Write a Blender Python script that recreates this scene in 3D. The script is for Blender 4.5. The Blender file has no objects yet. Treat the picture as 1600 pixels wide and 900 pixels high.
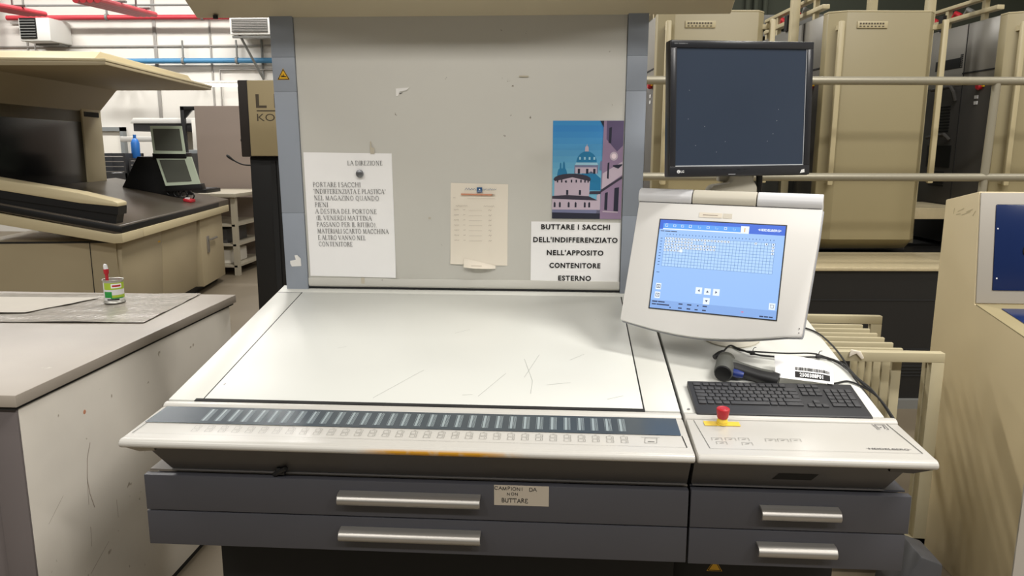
import bpy, bmesh, math, random
from mathutils import Matrix, Vector

C = bpy.context.scene.collection
SC = bpy.context.scene
random.seed(7)
rad = math.radians

# ------------------------------------------------------------------ camera
CX, CY, CZ, PITCH, YAW, ROLL, FPX = 0.3276, -1.7523, 1.5706, 0.1849, 0.0630, 0.0023, 1187.4
_f = Vector((-math.sin(YAW) * math.cos(PITCH), math.cos(YAW) * math.cos(PITCH), -math.sin(PITCH)))
_r = Vector((math.cos(YAW), math.sin(YAW), 0)); _u = _r.cross(_f)
_R = _r * math.cos(ROLL) + _u * math.sin(ROLL); _U = -_r * math.sin(ROLL) + _u * math.cos(ROLL)
cd = bpy.data.cameras.new('camera'); cam = bpy.data.objects.new('camera', cd); C.objects.link(cam)
cd.sensor_width = 36.0; cd.lens = FPX * 36.0 / 1600.0; cd.clip_start = 0.02; cd.clip_end = 100
m4 = Matrix((_R, _U, -_f)).transposed().to_4x4(); m4.translation = Vector((CX, CY, CZ)); cam.matrix_world = m4
SC.camera = cam

# ------------------------------------------------------------------ light
SC.view_settings.view_transform = 'Standard'; SC.view_settings.look = 'None'
SC.view_settings.gamma = 1.0; SC.view_settings.use_curve_mapping = False
SC.view_settings.exposure = 0.0
w = bpy.data.worlds.new('world'); SC.world = w; w.use_nodes = True
bg = w.node_tree.nodes['Background']; bg.inputs[0].default_value = (1.0, 0.97, 0.92, 1); bg.inputs[1].default_value = 0.13

LAMP = 0.52
def lamp(x, y, z, sx, sy, watts, col=(1.0, 0.968, 0.918), tilt=0.0, spin=0.0):
    l = bpy.data.lights.new('hall_or_fill_lamp', 'AREA'); l.shape = 'RECTANGLE'; l.size = sx; l.size_y = sy
    l.energy = watts * LAMP; l.color = col
    o = bpy.data.objects.new('hall_or_fill_lamp', l); C.objects.link(o)
    o.location = (x, y, z); o.rotation_euler = (tilt, 0, spin)
    return o
for lx, e in ((-5.0, 170), (-1.8, 230), (1.4, 290), (4.6, 330)):
    lamp(lx, -4.3, 5.3, 1.6, 0.5, e)
for lx, e in ((-3.4, 130), (3.2, 420)):
    lamp(lx, -1.0, 5.3, 1.6, 0.5, e)
for lx, e in ((-8.0, 150), (-4.6, 170), (-1.2, 420)):
    lamp(lx, 4.6, 5.3, 1.3, 0.3, e)
for lx in (-9.0, -6.5, -4.0):
    lamp(lx, 9.2, 5.3, 1.6, 0.5, 300, (1.0, 0.98, 0.95))
for lx in (2.2, 6.0):
    lamp(lx, 1.6, 5.3, 1.6, 0.5, 120)
lamp(3.2, 8.2, 5.6, 1.6, 0.5, 160)  # unseen fill lamp, added to brighten the olive rear wall

# ------------------------------------------------------------------ materials
def lin(c):
    return tuple(((v / 255.0) / 12.92 if v <= 10 else (((v / 255.0) + 0.055) / 1.055) ** 2.4) for v in c) + (1.0,)
MATS = {}
def mat(name, rgb, rough=0.5, metal=0.0, var=0.0, scale=6.0, spec=0.5, bump=0.0, bscale=200.0, specks=0.0, speck_rgb=(40, 36, 32), speck_scale=60.0, coat=0.0):
    m = bpy.data.materials.new(name); m.use_nodes = True; nt = m.node_tree; N = nt.nodes; L = nt.links
    b = N['Principled BSDF']; base = lin(rgb)
    b.inputs['Base Color'].default_value = base; b.inputs['Roughness'].default_value = rough
    b.inputs['Metallic'].default_value = metal; b.inputs['Specular IOR Level'].default_value = spec
    b.inputs['Coat Weight'].default_value = coat
    tc = N.new('ShaderNodeTexCoord')
    sock = None
    if var > 0:
        n = N.new('ShaderNodeTexNoise'); n.inputs['Scale'].default_value = scale; n.inputs['Detail'].default_value = 6
        L.new(tc.outputs['Object'], n.inputs['Vector'])
        mx = N.new('ShaderNodeMix'); mx.data_type = 'RGBA'
        mx.inputs[6].default_value = tuple(max(0, v * (1 - var)) for v in base[:3]) + (1,)
        mx.inputs[7].default_value = tuple(min(1, v * (1 + var)) for v in base[:3]) + (1,)
        L.new(n.outputs['Fac'], mx.inputs[0]); sock = mx.outputs[2]
    if specks > 0:
        n = N.new('ShaderNodeTexNoise'); n.inputs['Scale'].default_value = speck_scale; n.inputs['Detail'].default_value = 3
        L.new(tc.outputs['Object'], n.inputs['Vector'])
        rp = N.new('ShaderNodeValToRGB'); rp.color_ramp.elements[0].position = 0.76 - specks * 0.2; rp.color_ramp.elements[1].position = 0.80 - specks * 0.2
        L.new(n.outputs['Fac'], rp.inputs[0])
        mx = N.new('ShaderNodeMix'); mx.data_type = 'RGBA'
        if sock: L.new(sock, mx.inputs[6])
        else: mx.inputs[6].default_value = base
        mx.inputs[7].default_value = lin(speck_rgb); L.new(rp.outputs['Color'], mx.inputs[0]); sock = mx.outputs[2]
    if sock: L.new(sock, b.inputs['Base Color'])
    if bump > 0:
        n = N.new('ShaderNodeTexNoise'); n.inputs['Scale'].default_value = bscale
        L.new(tc.outputs['Object'], n.inputs['Vector'])
        bp = N.new('ShaderNodeBump'); bp.inputs['Strength'].default_value = bump; bp.inputs['Distance'].default_value = 0.002
        L.new(n.outputs['Fac'], bp.inputs['Height']); L.new(bp.outputs['Normal'], b.inputs['Normal'])
    MATS[name] = m; return m
def glow(name, rgb, strength=1.0):
    m = bpy.data.materials.new(name); m.use_nodes = True; b = m.node_tree.nodes['Principled BSDF']
    b.inputs['Base Color'].default_value = (0.01, 0.01, 0.012, 1); b.inputs['Roughness'].default_value = 0.35
    b.inputs['Emission Color'].default_value = lin(rgb); b.inputs['Emission Strength'].default_value = strength
    m['rgb'] = 1; MATS[name] = m; return m

mat('desk_white', (214, 214, 207), 0.36, spec=0.35, var=0.03, scale=3, specks=0.04, speck_rgb=(150, 146, 138), speck_scale=55)
mat('plate_white', (215, 216, 210), 0.34, spec=0.35, var=0.03, scale=2.5, specks=0.03, speck_rgb=(120, 118, 112), speck_scale=38)
mat('scratch', (168, 170, 166), 0.4)
mat('lip_white', (197, 194, 187), 0.30, var=0.02, scale=5)
mat('seam', (28, 28, 28), 0.8)
mat('panel_grey', (203, 201, 193), 0.5, var=0.05, scale=3, specks=0.06, speck_rgb=(120, 112, 98), speck_scale=34)
mat('post_grey', (150, 157, 168), 0.42, var=0.03, scale=4)
mat('hood_beige', (196, 185, 158), 0.55, var=0.03, scale=3)
mat('strip_dark', (62, 71, 78), 0.22, var=0.05, scale=5)
mat('strip_mark', (150, 162, 166), 0.3)
mat('key_line', (140, 138, 132), 0.5)
mat('skirt_dark', (84, 82, 81), 0.4, var=0.05, scale=8)
mat('drawer_dark', (66, 66, 71), 0.42, var=0.06, scale=6, specks=0.02, speck_rgb=(25, 25, 26), speck_scale=46)
mat('cabinet_brown', (128, 120, 110), 0.5)
mat('handle_alu', (162, 158, 152), 0.36, 0.7, var=0.04, scale=30)
mat('black_plinth', (6, 7, 9), 0.6)
mat('black', (16, 16, 17), 0.45)
mat('paper', (247, 246, 245), 0.8, var=0.015, scale=8)
mat('paper_cream', (233, 224, 208), 0.8, var=0.02, scale=8)
mat('paper_old', (172, 162, 146), 0.8, var=0.06, scale=14)
mat('ink_grey', (92, 90, 90), 0.8)
mat('ink_black', (26, 24, 24), 0.8)
mat('pencil', (160, 146, 134), 0.8)
mat('ink_blue', (40, 84, 130), 0.7)
mat('wood_pencil', (206, 142, 112), 0.6)
mat('tape_clear', (196, 188, 170), 0.25)
mat('tape_white', (236, 234, 230), 0.6)
mat('warn_yellow', (228, 176, 28), 0.5)
mat('estop_yellow', (232, 198, 66), 0.4)
mat('estop_red', (176, 28, 38), 0.4, var=0.05, scale=40)
mat('magnet_grey', (118, 120, 122), 0.3, 0.6)
mat('mon_black', (26, 26, 29), 0.35)
mat('mon_gloss', (40, 41, 45), 0.25)
mat('mon_screen', (52, 62, 78), 0.22, var=0.08, scale=5, specks=0.0)
mat('mon_line', (190, 194, 198), 0.3)
mat('white_mark', (225, 225, 225), 0.5)
mat('neck_beige', (206, 200, 184), 0.45)
mat('term_white', (226, 224, 220), 0.4, var=0.02, scale=6)
mat('term_silver', (216, 216, 218), 0.35)
mat('term_edge', (158, 160, 166), 0.4)
mat('kb_base', (44, 44, 46), 0.5)
mat('kb_key', (58, 58, 60), 0.5)
mat('scan_grey', (88, 89, 84), 0.45)
mat('scan_dark', (34, 34, 35), 0.45)
mat('scan_blue', (34, 52, 120), 0.4)
mat('cable_black', (18, 17, 17), 0.5)
mat('bench_top', (158, 149, 138), 0.42, var=0.10, scale=5, specks=0.05, speck_rgb=(184, 176, 164), speck_scale=12)
mat('bench_edge', (160, 152, 144), 0.5, var=0.08, scale=20)
mat('bench_side', (213, 207, 196), 0.5, var=0.10, scale=5, specks=0.34, speck_rgb=(150, 140, 124), speck_scale=20)
mat('bench_front', (102, 95, 94), 0.5, var=0.05, scale=5)
mat('bench_film', (160, 153, 142), 0.22, var=0.30, scale=30, bump=1.0, bscale=45, specks=0.3, speck_rgb=(205, 198, 186), speck_scale=55)
mat('bench_paper', (176, 168, 154), 0.55, var=0.05, scale=9)
mat('tin_silver', (196, 194, 186), 0.35, 0.5)
mat('tin_lime', (170, 196, 62), 0.4)
mat('tin_green', (40, 150, 66), 0.4)
mat('red', (186, 34, 46), 0.45)
mat('press_beige', (148, 137, 105), 0.45, var=0.03, scale=2)
mat('press_beige_light', (180, 168, 134), 0.45, var=0.03, scale=3)
mat('press_dark', (72, 70, 67), 0.35, var=0.05, scale=4)
mat('press_steel', (136, 133, 126), 0.3, 0.25, var=0.06, scale=3)
mat('press_black', (24, 23, 22), 0.5, var=0.1, scale=3)
mat('tread', (196, 182, 148), 0.45, 0.2, var=0.10, scale=40, bump=0.8, bscale=160)
mat('rail_grey', (152, 146, 128), 0.36, 0.3, var=0.03, scale=8)
mat('rack_cream', (180, 170, 140), 0.5, var=0.07, scale=8, specks=0.10, speck_rgb=(84, 74, 54), speck_scale=30)
mat('cab_beige', (206, 190, 152), 0.48, var=0.04, scale=3, specks=0.03, speck_rgb=(110, 98, 76), speck_scale=22)
mat('cab_desk', (150, 138, 104), 0.45, var=0.04, scale=4)
mat('cab_grey', (172, 166, 156), 0.45, var=0.03, scale=3)
mat('screen_blue', (22, 40, 84), 0.18, var=0.1, scale=6)
mat('floor_concrete', (114, 103, 85), 0.5, var=0.18, scale=2.5, specks=0.06, speck_rgb=(150, 138, 118), speck_scale=22)
mat('wall_white', (212, 208, 200), 0.8, var=0.05, scale=1.5)
mat('wall_olive', (66, 70, 58), 0.85, var=0.06, scale=1.5)
mat('wall_plain', (170, 164, 150), 0.85)
mat('pipe_red', (176, 46, 56), 0.5)
mat('pipe_blue', (64, 122, 160), 0.5)
mat('pipe_grey', (120, 120, 116), 0.5)
mat('conduit', (150, 146, 140), 0.5)
mat('heater_white', (206, 204, 198), 0.5)
mat('desk_brown', (84, 76, 66), 0.3, var=0.14, scale=7)
mat('left_beige', (200, 186, 150), 0.5, var=0.03, scale=3)
mat('left_body', (172, 158, 128), 0.5, var=0.04, scale=3)
mat('black_glass', (9, 10, 11), 0.22, var=0.2, scale=2, spec=0.2)
mat('sage', (188, 200, 178), 0.45)
mat('sage_screen', (86, 88, 80), 0.25, var=0.06, scale=6)
mat('partition', (148, 134, 124), 0.6, var=0.04, scale=2)
mat('table_grey', (168, 160, 142), 0.45, var=0.05, scale=6)
mat('tower_black', (18, 17, 16), 0.5)
mat('tower_dark', (46, 40, 36), 0.5)
mat('sign_beige', (168, 152, 116), 0.5, var=0.02, scale=4)
mat('sign_letter', (74, 64, 48), 0.6)
mat('blue_bottle', (44, 112, 190), 0.35)
mat('crate_dark', (64, 64, 66), 0.5, var=0.1, scale=12)
mat('curtain', (226, 222, 212), 0.6, var=0.05, scale=5)
mat('frame_grey', (126, 130, 130), 0.5)
mat('p_sky', (62, 146, 206), 0.4); mat('p_sky_low', (98, 170, 210), 0.4)
mat('p_dome', (40, 124, 170), 0.4); mat('p_lit', (160, 206, 226), 0.4)
mat('p_stone', (198, 182, 196), 0.4); mat('p_shade', (120, 124, 156), 0.4)
mat('p_roof', (62, 58, 72), 0.4); mat('p_dark', (44, 46, 62), 0.4)
mat('p_house', (150, 128, 156), 0.4); mat('p_house_dk', (98, 86, 118), 0.4); mat('p_glow', (244, 224, 232), 0.4)
glow('ui_bg', (150, 192, 250)); glow('ui_top', (8, 92, 214)); glow('ui_tab', (74, 156, 246)); glow('ui_line', (52, 96, 150))
glow('ui_cell', (176, 212, 252)); glow('ui_white', (236, 246, 255)); glow('ui_dark', (18, 40, 84)); glow('ui_foot', (132, 172, 232)); glow('ui_pink', (214, 120, 160))
glow('tube_light', (255, 250, 238), 3.0)

# paint of the front lip: worn through to an orange undercoat over one length
def worn_lip():
    m = MATS['lip_white'].copy(); m.name = 'lip_worn'; nt = m.node_tree; N = nt.nodes; L = nt.links; b = N['Principled BSDF']
    src = b.inputs['Base Color'].links[0].from_socket
    g = N.new('ShaderNodeNewGeometry'); sp = N.new('ShaderNodeSeparateXYZ'); L.new(g.outputs['Position'], sp.inputs[0])
    def mth(op, a, bb):
        n = N.new('ShaderNodeMath'); n.operation = op; n.use_clamp = True
        for i, v in enumerate((a, bb)):
            if isinstance(v, float): n.inputs[i].default_value = v
            else: L.new(v, n.inputs[i])
        return n.outputs[0]
    def ramp(v, a, bb):
        n = N.new('ShaderNodeMapRange'); n.inputs[1].default_value = a; n.inputs[2].default_value = bb; L.new(v, n.inputs[0]); return n.outputs[0]
    fx = mth('MULTIPLY', ramp(sp.outputs[0], -0.11, -0.03), ramp(sp.outputs[0], 0.27, 0.16))
    fz = ramp(sp.outputs[2], 0.9225, 0.9165)
    f = mth('MULTIPLY', fx, fz)
    n = N.new('ShaderNodeTexNoise'); n.inputs['Scale'].default_value = 35; L.new(g.outputs['Position'], n.inputs['Vector'])
    f = mth('MULTIPLY', f, ramp(n.outputs['Fac'], 0.25, 0.5))
    mx = N.new('ShaderNodeMix'); mx.data_type = 'RGBA'; L.new(f, mx.inputs[0]); L.new(src, mx.inputs[6]); mx.inputs[7].default_value = lin((206, 150, 40))
    L.new(mx.outputs[2], b.inputs['Base Color']); MATS['lip_worn'] = m
worn_lip()

# ------------------------------------------------------------------ mesh builder
def rotm(rx=0, ry=0, rz=0):
    return Matrix.Rotation(rz, 4, 'Z') @ Matrix.Rotation(ry, 4, 'Y') @ Matrix.Rotation(rx, 4, 'X')
_text = {}
def text_geo(body, bold=0.0, spacing=1.0):
    k = (body, bold, spacing)
    if k not in _text:
        cu = bpy.data.curves.new('t', 'FONT'); cu.body = body; cu.size = 1.0; cu.offset = bold; cu.space_character = spacing; cu.resolution_u = 3
        o = bpy.data.objects.new('t', cu); C.objects.link(o)
        dg = bpy.context.evaluated_depsgraph_get(); me = bpy.data.meshes.new_from_object(o.evaluated_get(dg))
        vs = [tuple(v.co[:2]) for v in me.vertices]; fs = [tuple(p.vertices) for p in me.polygons]
        bpy.data.objects.remove(o); bpy.data.curves.remove(cu); bpy.data.meshes.remove(me)
        _text[k] = (vs, fs)
    return _text[k]

class MB:
    def __init__(s, *mats):
        s.v = []; s.f = []; s.m = []; s.mats = [MATS[x] if isinstance(x, str) else x for x in mats]; s.T = None
    def mi(s, m):
        if isinstance(m, int): return m
        mm = MATS[m]
        if mm not in s.mats: s.mats.append(mm)
        return s.mats.index(mm)
    def add(s, vs, fs, m=0, T=None):
        m = s.mi(m); n = len(s.v)
        for p in vs:
            p = Vector(p)
            if T is not None: p = T @ p
            if s.T is not None: p = s.T @ p
            s.v.append(p)
        for f in fs: s.f.append(tuple(i + n for i in f)); s.m.append(m)
        return s
    def from_bm(s, bm, m, T=None):
        bm.verts.index_update()
        s.add([v.co.copy() for v in bm.verts], [[v.index for v in f.verts] for f in bm.faces], m, T); bm.free(); return s
    def box(s, a, b, bev=0.0, m=0, T=None, seg=2):
        bm = bmesh.new(); bmesh.ops.create_cube(bm, size=1.0)
        for v in bm.verts:
            v.co = Vector([a[i] + (b[i] - a[i]) * (v.co[i] + 0.5) for i in range(3)])
        if bev > 0:
            bmesh.ops.bevel(bm, geom=bm.edges[:], offset=bev, segments=seg, affect='EDGES', profile=0.5)
        return s.from_bm(bm, m, T)
    def prism(s, poly, axis, lo, hi, m=0, bev=0.0, T=None, seg=2):
        bm = bmesh.new()
        def P(p, t):
            return (t, p[0], p[1]) if axis == 'x' else ((p[0], t, p[1]) if axis == 'y' else (p[0], p[1], t))
        A = [bm.verts.new(P(p, lo)) for p in poly]; B = [bm.verts.new(P(p, hi)) for p in poly]; n = len(poly)
        bm.faces.new(A); bm.faces.new(B[::-1])
        for i in range(n): bm.faces.new((A[i], B[i], B[(i + 1) % n], A[(i + 1) % n]))
        bmesh.ops.recalc_face_normals(bm, faces=bm.faces[:])
        if bev > 0: bmesh.ops.bevel(bm, geom=bm.edges[:], offset=bev, segments=seg, affect='EDGES', profile=0.5)
        return s.from_bm(bm, m, T)
    def tube(s, pts, r, n=10, m=0, T=None, closed=False):
        P = [Vector(p) for p in pts]; k = len(P); rs = r if isinstance(r, (list, tuple)) else [r] * k
        vs = []; fs = []; up = None
        for i in range(k):
            if closed: t = P[(i + 1) % k] - P[i - 1]
            else: t = P[min(i + 1, k - 1)] - P[max(i - 1, 0)]
            t.normalize()
            if up is None:
                up = Vector((0, 0, 1)) if abs(t.z) < 0.9 else Vector((1, 0, 0))
            a = t.cross(up); a.normalize(); up = a.cross(t); up.normalize()
            for j in range(n):
                q = 2 * math.pi * j / n
                vs.append(P[i] + (a * math.cos(q) + up * math.sin(q)) * rs[i])
        for i in range(k if closed else k - 1):
            for j in range(n):
                i2 = (i + 1) % k
                fs.append((i * n + j, i * n + (j + 1) % n, i2 * n + (j + 1) % n, i2 * n + j))
        if not closed:
            fs.append(tuple(range(n))[::-1]); fs.append(tuple((k - 1) * n + j for j in range(n)))
        return s.add(vs, fs, m, T)
    def lathe(s, prof, n=24, m=0, T=None):
        vs = []; fs = []; k = len(prof)
        for r, z in prof:
            for j in range(n):
                q = 2 * math.pi * j / n; vs.append((r * math.cos(q), r * math.sin(q), z))
        for i in range(k - 1):
            for j in range(n): fs.append((i * n + j, i * n + (j + 1) % n, (i + 1) * n + (j + 1) % n, (i + 1) * n + j))
        fs.append(tuple(range(n))[::-1]); fs.append(tuple((k - 1) * n + j for j in range(n)))
        return s.add(vs, fs, m, T)
    def poly(s, pts, m=0, T=None):
        return s.add(pts, [tuple(range(len(pts)))], m, T)
    def text(s, body, size, T, m=0, align='l', bold=0.0, spacing=1.0, width=None):
        vs, fs = text_geo(body, bold, spacing)
        x0 = min(v[0] for v in vs); x1 = max(v[0] for v in vs); sx = size
        if width: sx = width / (x1 - x0)
        off = {'l': -x0, 'c': -(x0 + x1) / 2, 'r': -x1}[align]
        return s.add([((v[0] + off) * sx, v[1] * size, 0) for v in vs], fs, m, T)
    def stroke(s, pts, wd, T=None, m=0, z=0.0):
        for (x0, y0), (x1, y1) in zip(pts, pts[1:]):
            d = Vector((x1 - x0, y1 - y0)); l = d.length
            if l < 1e-9: continue
            d /= l; nrm = Vector((-d.y, d.x)) * wd / 2; e = d * wd * 0.3
            s.add([(x0 - e.x + nrm.x, y0 - e.y + nrm.y, z), (x0 - e.x - nrm.x, y0 - e.y - nrm.y, z), (x1 + e.x - nrm.x, y1 + e.y - nrm.y, z), (x1 + e.x + nrm.x, y1 + e.y + nrm.y, z)], [(0, 1, 2, 3)], m, T)
        return s

MW = {}
def setp(o, label=None, cat=None, group=None, kind=None):
    if label: o['label'] = label
    if cat: o['category'] = cat
    if group: o['group'] = group
    if kind: o['kind'] = kind
    return o
def thing(name, label, cat, loc=(0, 0, 0), rot=None, group=None):
    o = bpy.data.objects.new(name, None); C.objects.link(o); o.empty_display_size = 0.05
    M = Matrix.Translation(Vector(loc))
    if rot is not None: M = M @ rot
    o.matrix_world = M; MW[o] = M
    return setp(o, label, cat, group)
def mesh_of(mb, name, inv=None):
    me = bpy.data.meshes.new(name)
    vs = [inv @ v for v in mb.v] if inv is not None else mb.v
    me.from_pydata([tuple(v) for v in vs], [], mb.f)
    for mm in mb.mats: me.materials.append(mm)
    for i, p in enumerate(me.polygons): p.material_index = mb.m[i]; p.use_smooth = True
    me.update(); me.set_sharp_from_angle(angle=rad(32))
    return me
def part(mb, name, parent, local=False, label=None, kind=None):
    M = MW[parent]; me = mesh_of(mb, name, None if local else M.inverted())
    o = bpy.data.objects.new(name, me); C.objects.link(o); o.parent = parent; MW[o] = M
    if label: o['label'] = label
    if kind: o['kind'] = kind
    return o
def solo(mb, name, label, cat, loc=(0, 0, 0), group=None, rot=None, local=False):
    M = Matrix.Translation(Vector(loc))
    if rot is not None: M = M @ rot
    o = bpy.data.objects.new(name, mesh_of(mb, name, None if local else M.inverted())); C.objects.link(o); o.matrix_world = M; MW[o] = M
    return setp(o, label, cat, group)
def struct(mb, name):
    o = bpy.data.objects.new(name, mesh_of(mb, name)); C.objects.link(o); o['kind'] = 'structure'; MW[o] = Matrix(); return o
def copy_part(src, parent, name=None, T=None):
    c = src.copy(); C.objects.link(c); c.parent = parent; MW[c] = MW[parent]
    if T is not None: c.matrix_local = T
    return c

# frames: the tilted desk top and the leaning sample wall
TILT = rad(9.4326)
DESK = Matrix.Translation((0, 0, 0.948)) @ Matrix.Rotation(TILT, 4, 'X')          # local x, y up the slope, z off the surface
LEAN = rad(2.018)
PAN = Matrix.Translation((0, 0.7986, 1.0893)) @ Matrix.Rotation(rad(90) + LEAN, 4, 'X')   # local x, y up the wall, z towards the operator
def dz(y): return 0.948 + y * math.tan(TILT)

# ================================================================== SETTING
b = MB('floor_concrete'); b.box((-14, -7, -0.1), (8, 12.2, 0)); struct(b, 'floor')
b = MB('wall_white')
b.box((-14, 11.6, 0), (-1.5, 11.8, 6.2)); struct(b, 'wall_back')
b = MB('wall_olive'); b.box((-1.5, 10.6, 0), (8, 10.8, 6.2)); struct(b, 'wall_rear_right')
b = MB('wall_plain'); b.box((-14.2, -7, 0), (-14, 12, 6.2)); struct(b, 'wall_left')
b = MB('wall_plain'); b.box((8, -7, 0), (8.2, 11, 6.2)); struct(b, 'wall_right')
# panel joints and conduits on the rear wall
b = MB('conduit')
for x in (-9.05, -6.75, -6.72, -5.75, -4.85, -3.4): b.box((x - 0.014, 11.58, 0.0 if x != -6.75 else 0.2), (x + 0.014, 11.6, 5.6))
b.box((-13.9, 11.57, 3.25), (-1.6, 11.6, 3.275)); b.box((-13.9, 11.57, 4.35), (-1.6, 11.6, 4.37))
b.tube([(-9.3, 11.56, 3.66), (-8.95, 11.56, 3.66), (-8.9, 11.56, 3.6), (-8.9, 11.56, 3.2), (-8.72, 11.56, 3.15)], 0.012, 8)
b.tube([(-5.6, 11.56, 2.05), (-5.6, 11.56, 2.86), (-4.4, 11.56, 2.86)], 0.014, 8)
struct(b, 'trim_1')

def cyl_thing(name, label, cat, pts, r, mname, group=None, clamps=None):
    t = thing(name, label, cat, pts[0], None, group)
    b = MB(mname); b.tube(pts, r, 12); part(b, 'pipe', t)
    for p in clamps or []:
        b = MB('pipe_grey'); b.tube([(p[0] - 0.02, p[1], p[2]), (p[0] + 0.02, p[1], p[2])], r * 1.35, 12); b.box((p[0] - 0.012, p[1] - 0.012, p[2]), (p[0] + 0.012, p[1] + 0.012, p[2] + 0.34)); part(b, 'clamp', t)
    return t
cyl_thing('sprinkler_pipe', 'red pipe running level along the top of the white rear wall', 'pipe', [(-9.2, 11.35, 3.71), (-4.0, 11.35, 3.69)], 0.042, 'pipe_red', None, [(-7.42, 11.35, 3.71), (-5.75, 11.35, 3.7)])
cyl_thing('air_pipe', 'blue pipe running level across the white rear wall', 'pipe', [(-7.6, 11.48, 3.0), (-3.6, 11.48, 3.0)], 0.045, 'pipe_blue', None, [(-6.2, 11.48, 3.0), (-5.25, 11.48, 3.0)])
cyl_thing('ceiling_conduit', 'thin dark conduit running level above the red pipe', 'pipe', [(-9.3, 11.3, 3.9), (-4.0, 11.3, 3.88)], 0.018, 'pipe_grey')
cyl_thing('red_downpipe', 'red pipe standing upright at the far left edge', 'pipe', [(-9.45, 11.3, 2.4), (-9.47, 11.3, 4.2)], 0.05, 'pipe_red')
# red cable ducts hung under the roof, running away from the viewer
def duct(x0, x1, y0, y1, z0, z1, label):
    t = thing('cable_duct', label, 'duct', (x0, y0, z0), None, 'red ducts under the roof')
    for k in range(4):
        b = MB('pipe_red'); o = k * 0.085
        b.tube([(x0 + o, y0, z0), (x1 + o, y1, z1)], 0.036, 10); part(b, 'pipe', t)
    for s in (0.35, 0.8):
        b = MB('pipe_grey'); x = x0 + (x1 - x0) * s; y = y0 + (y1 - y0) * s; z = z0 + (z1 - z0) * s
        b.box((x - 0.06, y - 0.02, z + 0.035), (x + 0.33, y + 0.02, z + 0.06)); b.box((x + 0.12, y - 0.01, z + 0.06), (x + 0.14, y + 0.01, z + 0.7))
        part(b, 'hanger', t)
duct(-5.20, -5.80, 7.0, 9.4, 3.19, 3.42, 'bundle of red pipes slanting overhead near the middle of the white wall')
duct(-7.65, -7.45, 7.2, 9.4, 3.38, 3.44, 'bundle of red pipes overhead in the top left corner')
# fluorescent battens and heaters on the rear wall
def batten(x0, x1, y, z, label):
    t = thing('batten_light', label, 'light', ((x0 + x1) / 2, y, z), None, 'strip lights along the rear wall')
    b = MB('heater_white'); b.box((x0, y - 0.05, z + 0.03), (x1, y + 0.05, z + 0.07), 0.006); part(b, 'housing', t)
    for xx in (x0 + 0.1, x1 - 0.14):
        b = MB('heater_white'); b.box((xx, y, z + 0.045), (xx + 0.03, 11.6, z + 0.065)); part(b, 'bracket', t)
    b = MB('tube_light'); b.tube([(x0 + 0.03, y, z), (x1 - 0.03, y, z)], 0.026, 10); part(b, 'tube', t)
batten(-7.48, -7.02, 11.2, 2.58, 'short lit strip light on the white wall beside the left hood')
batten(-6.05, -4.9, 11.2, 2.57, 'long lit strip light on the white wall left of the dark tower')
t = thing('unit_heater', 'pale box heater with dark louvred front high on the wall at top left', 'heater', (-8.5, 11.3, 3.3))
b = MB('heater_white'); b.box((-8.76, 11.0, 3.28), (-8.22, 11.58, 3.655), 0.02); part(b, 'case', t)
b = MB('black'); b.box((-8.73, 10.985, 3.32), (-8.45, 11.0, 3.65))
for k in range(7): b.box((-8.72, 10.97, 3.34 + k * 0.044), (-8.46, 10.99, 3.352 + k * 0.044), m='pipe_grey')
part(b, 'louvre', t)
b = MB('pipe_grey'); b.box((-8.7, 11.3, 3.25), (-8.28, 11.6, 3.28)); part(b, 'bracket', t)
t = thing('unit_heater', 'grilled air unit on angled brackets just left of the grey post', 'heater', (-4.9, 11.3, 3.36))
b = MB('heater_white'); b.box((-5.14, 11.0, 3.36), (-4.45, 11.58, 3.64), 0.015); part(b, 'case', t)
b = MB('pipe_grey'); b.box((-5.10, 10.985, 3.40), (-4.5, 11.0, 3.61))
for k in range(8): b.box((-5.10, 10.97, 3.41 + k * 0.026), (-4.5, 10.99, 3.418 + k * 0.026), m='conduit')
part(b, 'grille', t)
b = MB('pipe_grey'); b.tube([(-5.0, 11.05, 3.36), (-4.84, 11.57, 2.7)], 0.02, 8); b.tube([(-5.12, 11.05, 3.33), (-4.45, 11.05, 3.33)], 0.02, 8); b.tube([(-4.84, 11.57, 2.7), (-4.84, 11.57, 3.35)], 0.02, 8); part(b, 'bracket', t)

# ================================================================== MAIN CONSOLE
con = thing('press_control_console', 'long white press control console with sloping sample desk, back wall and hood', 'control console', (0, 0.2, 0))
# sloped desk: dark core with white pieces set on it, dark strips in the gaps paint in their shade
b = MB('seam'); b.box((-0.640, -0.006, -0.045), (0.6203, 0.838, -0.004), T=DESK); b.box((-0.5547, 0.0, -0.0045), (-0.5507, 0.771, -0.0004), T=DESK); b.box((0.5333, 0.0, -0.0045), (0.5366, 0.771, -0.0004), T=DESK); b.box((-0.572, -0.0048, -0.0045), (0.5366, 0.0080, 0.0006), T=DESK); b.box((-0.639, 0.7702, -0.0045), (-0.55, 0.7728, -0.0004), T=DESK); part(b, 'desk_core', con)
b = MB('desk_white')
b.box((-0.640, 0.0, -0.05), (-0.5548, 0.770, 0.0), 0.0015, T=DESK); part(b, 'side_strip', con)
b = MB('desk_white'); b.box((0.5368, 0.0, -0.05), (0.6203, 0.770, 0.0), 0.0015, T=DESK); part(b, 'side_strip', con)
b = MB('desk_white'); b.box((-0.640, 0.7730, -0.05), (0.6203, 0.84, 0.0), 0.0015, T=DESK); part(b, 'rear_strip', con)
b = MB('plate_white'); b.box((-0.5505, 0.0075, -0.0030), (0.5331, 0.7705, 0.0012), 0.0006, T=DESK)
b.box((-0.54, 0.016, -0.004), (0.525, 0.768, -0.0028), T=DESK, m='seam')
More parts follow.
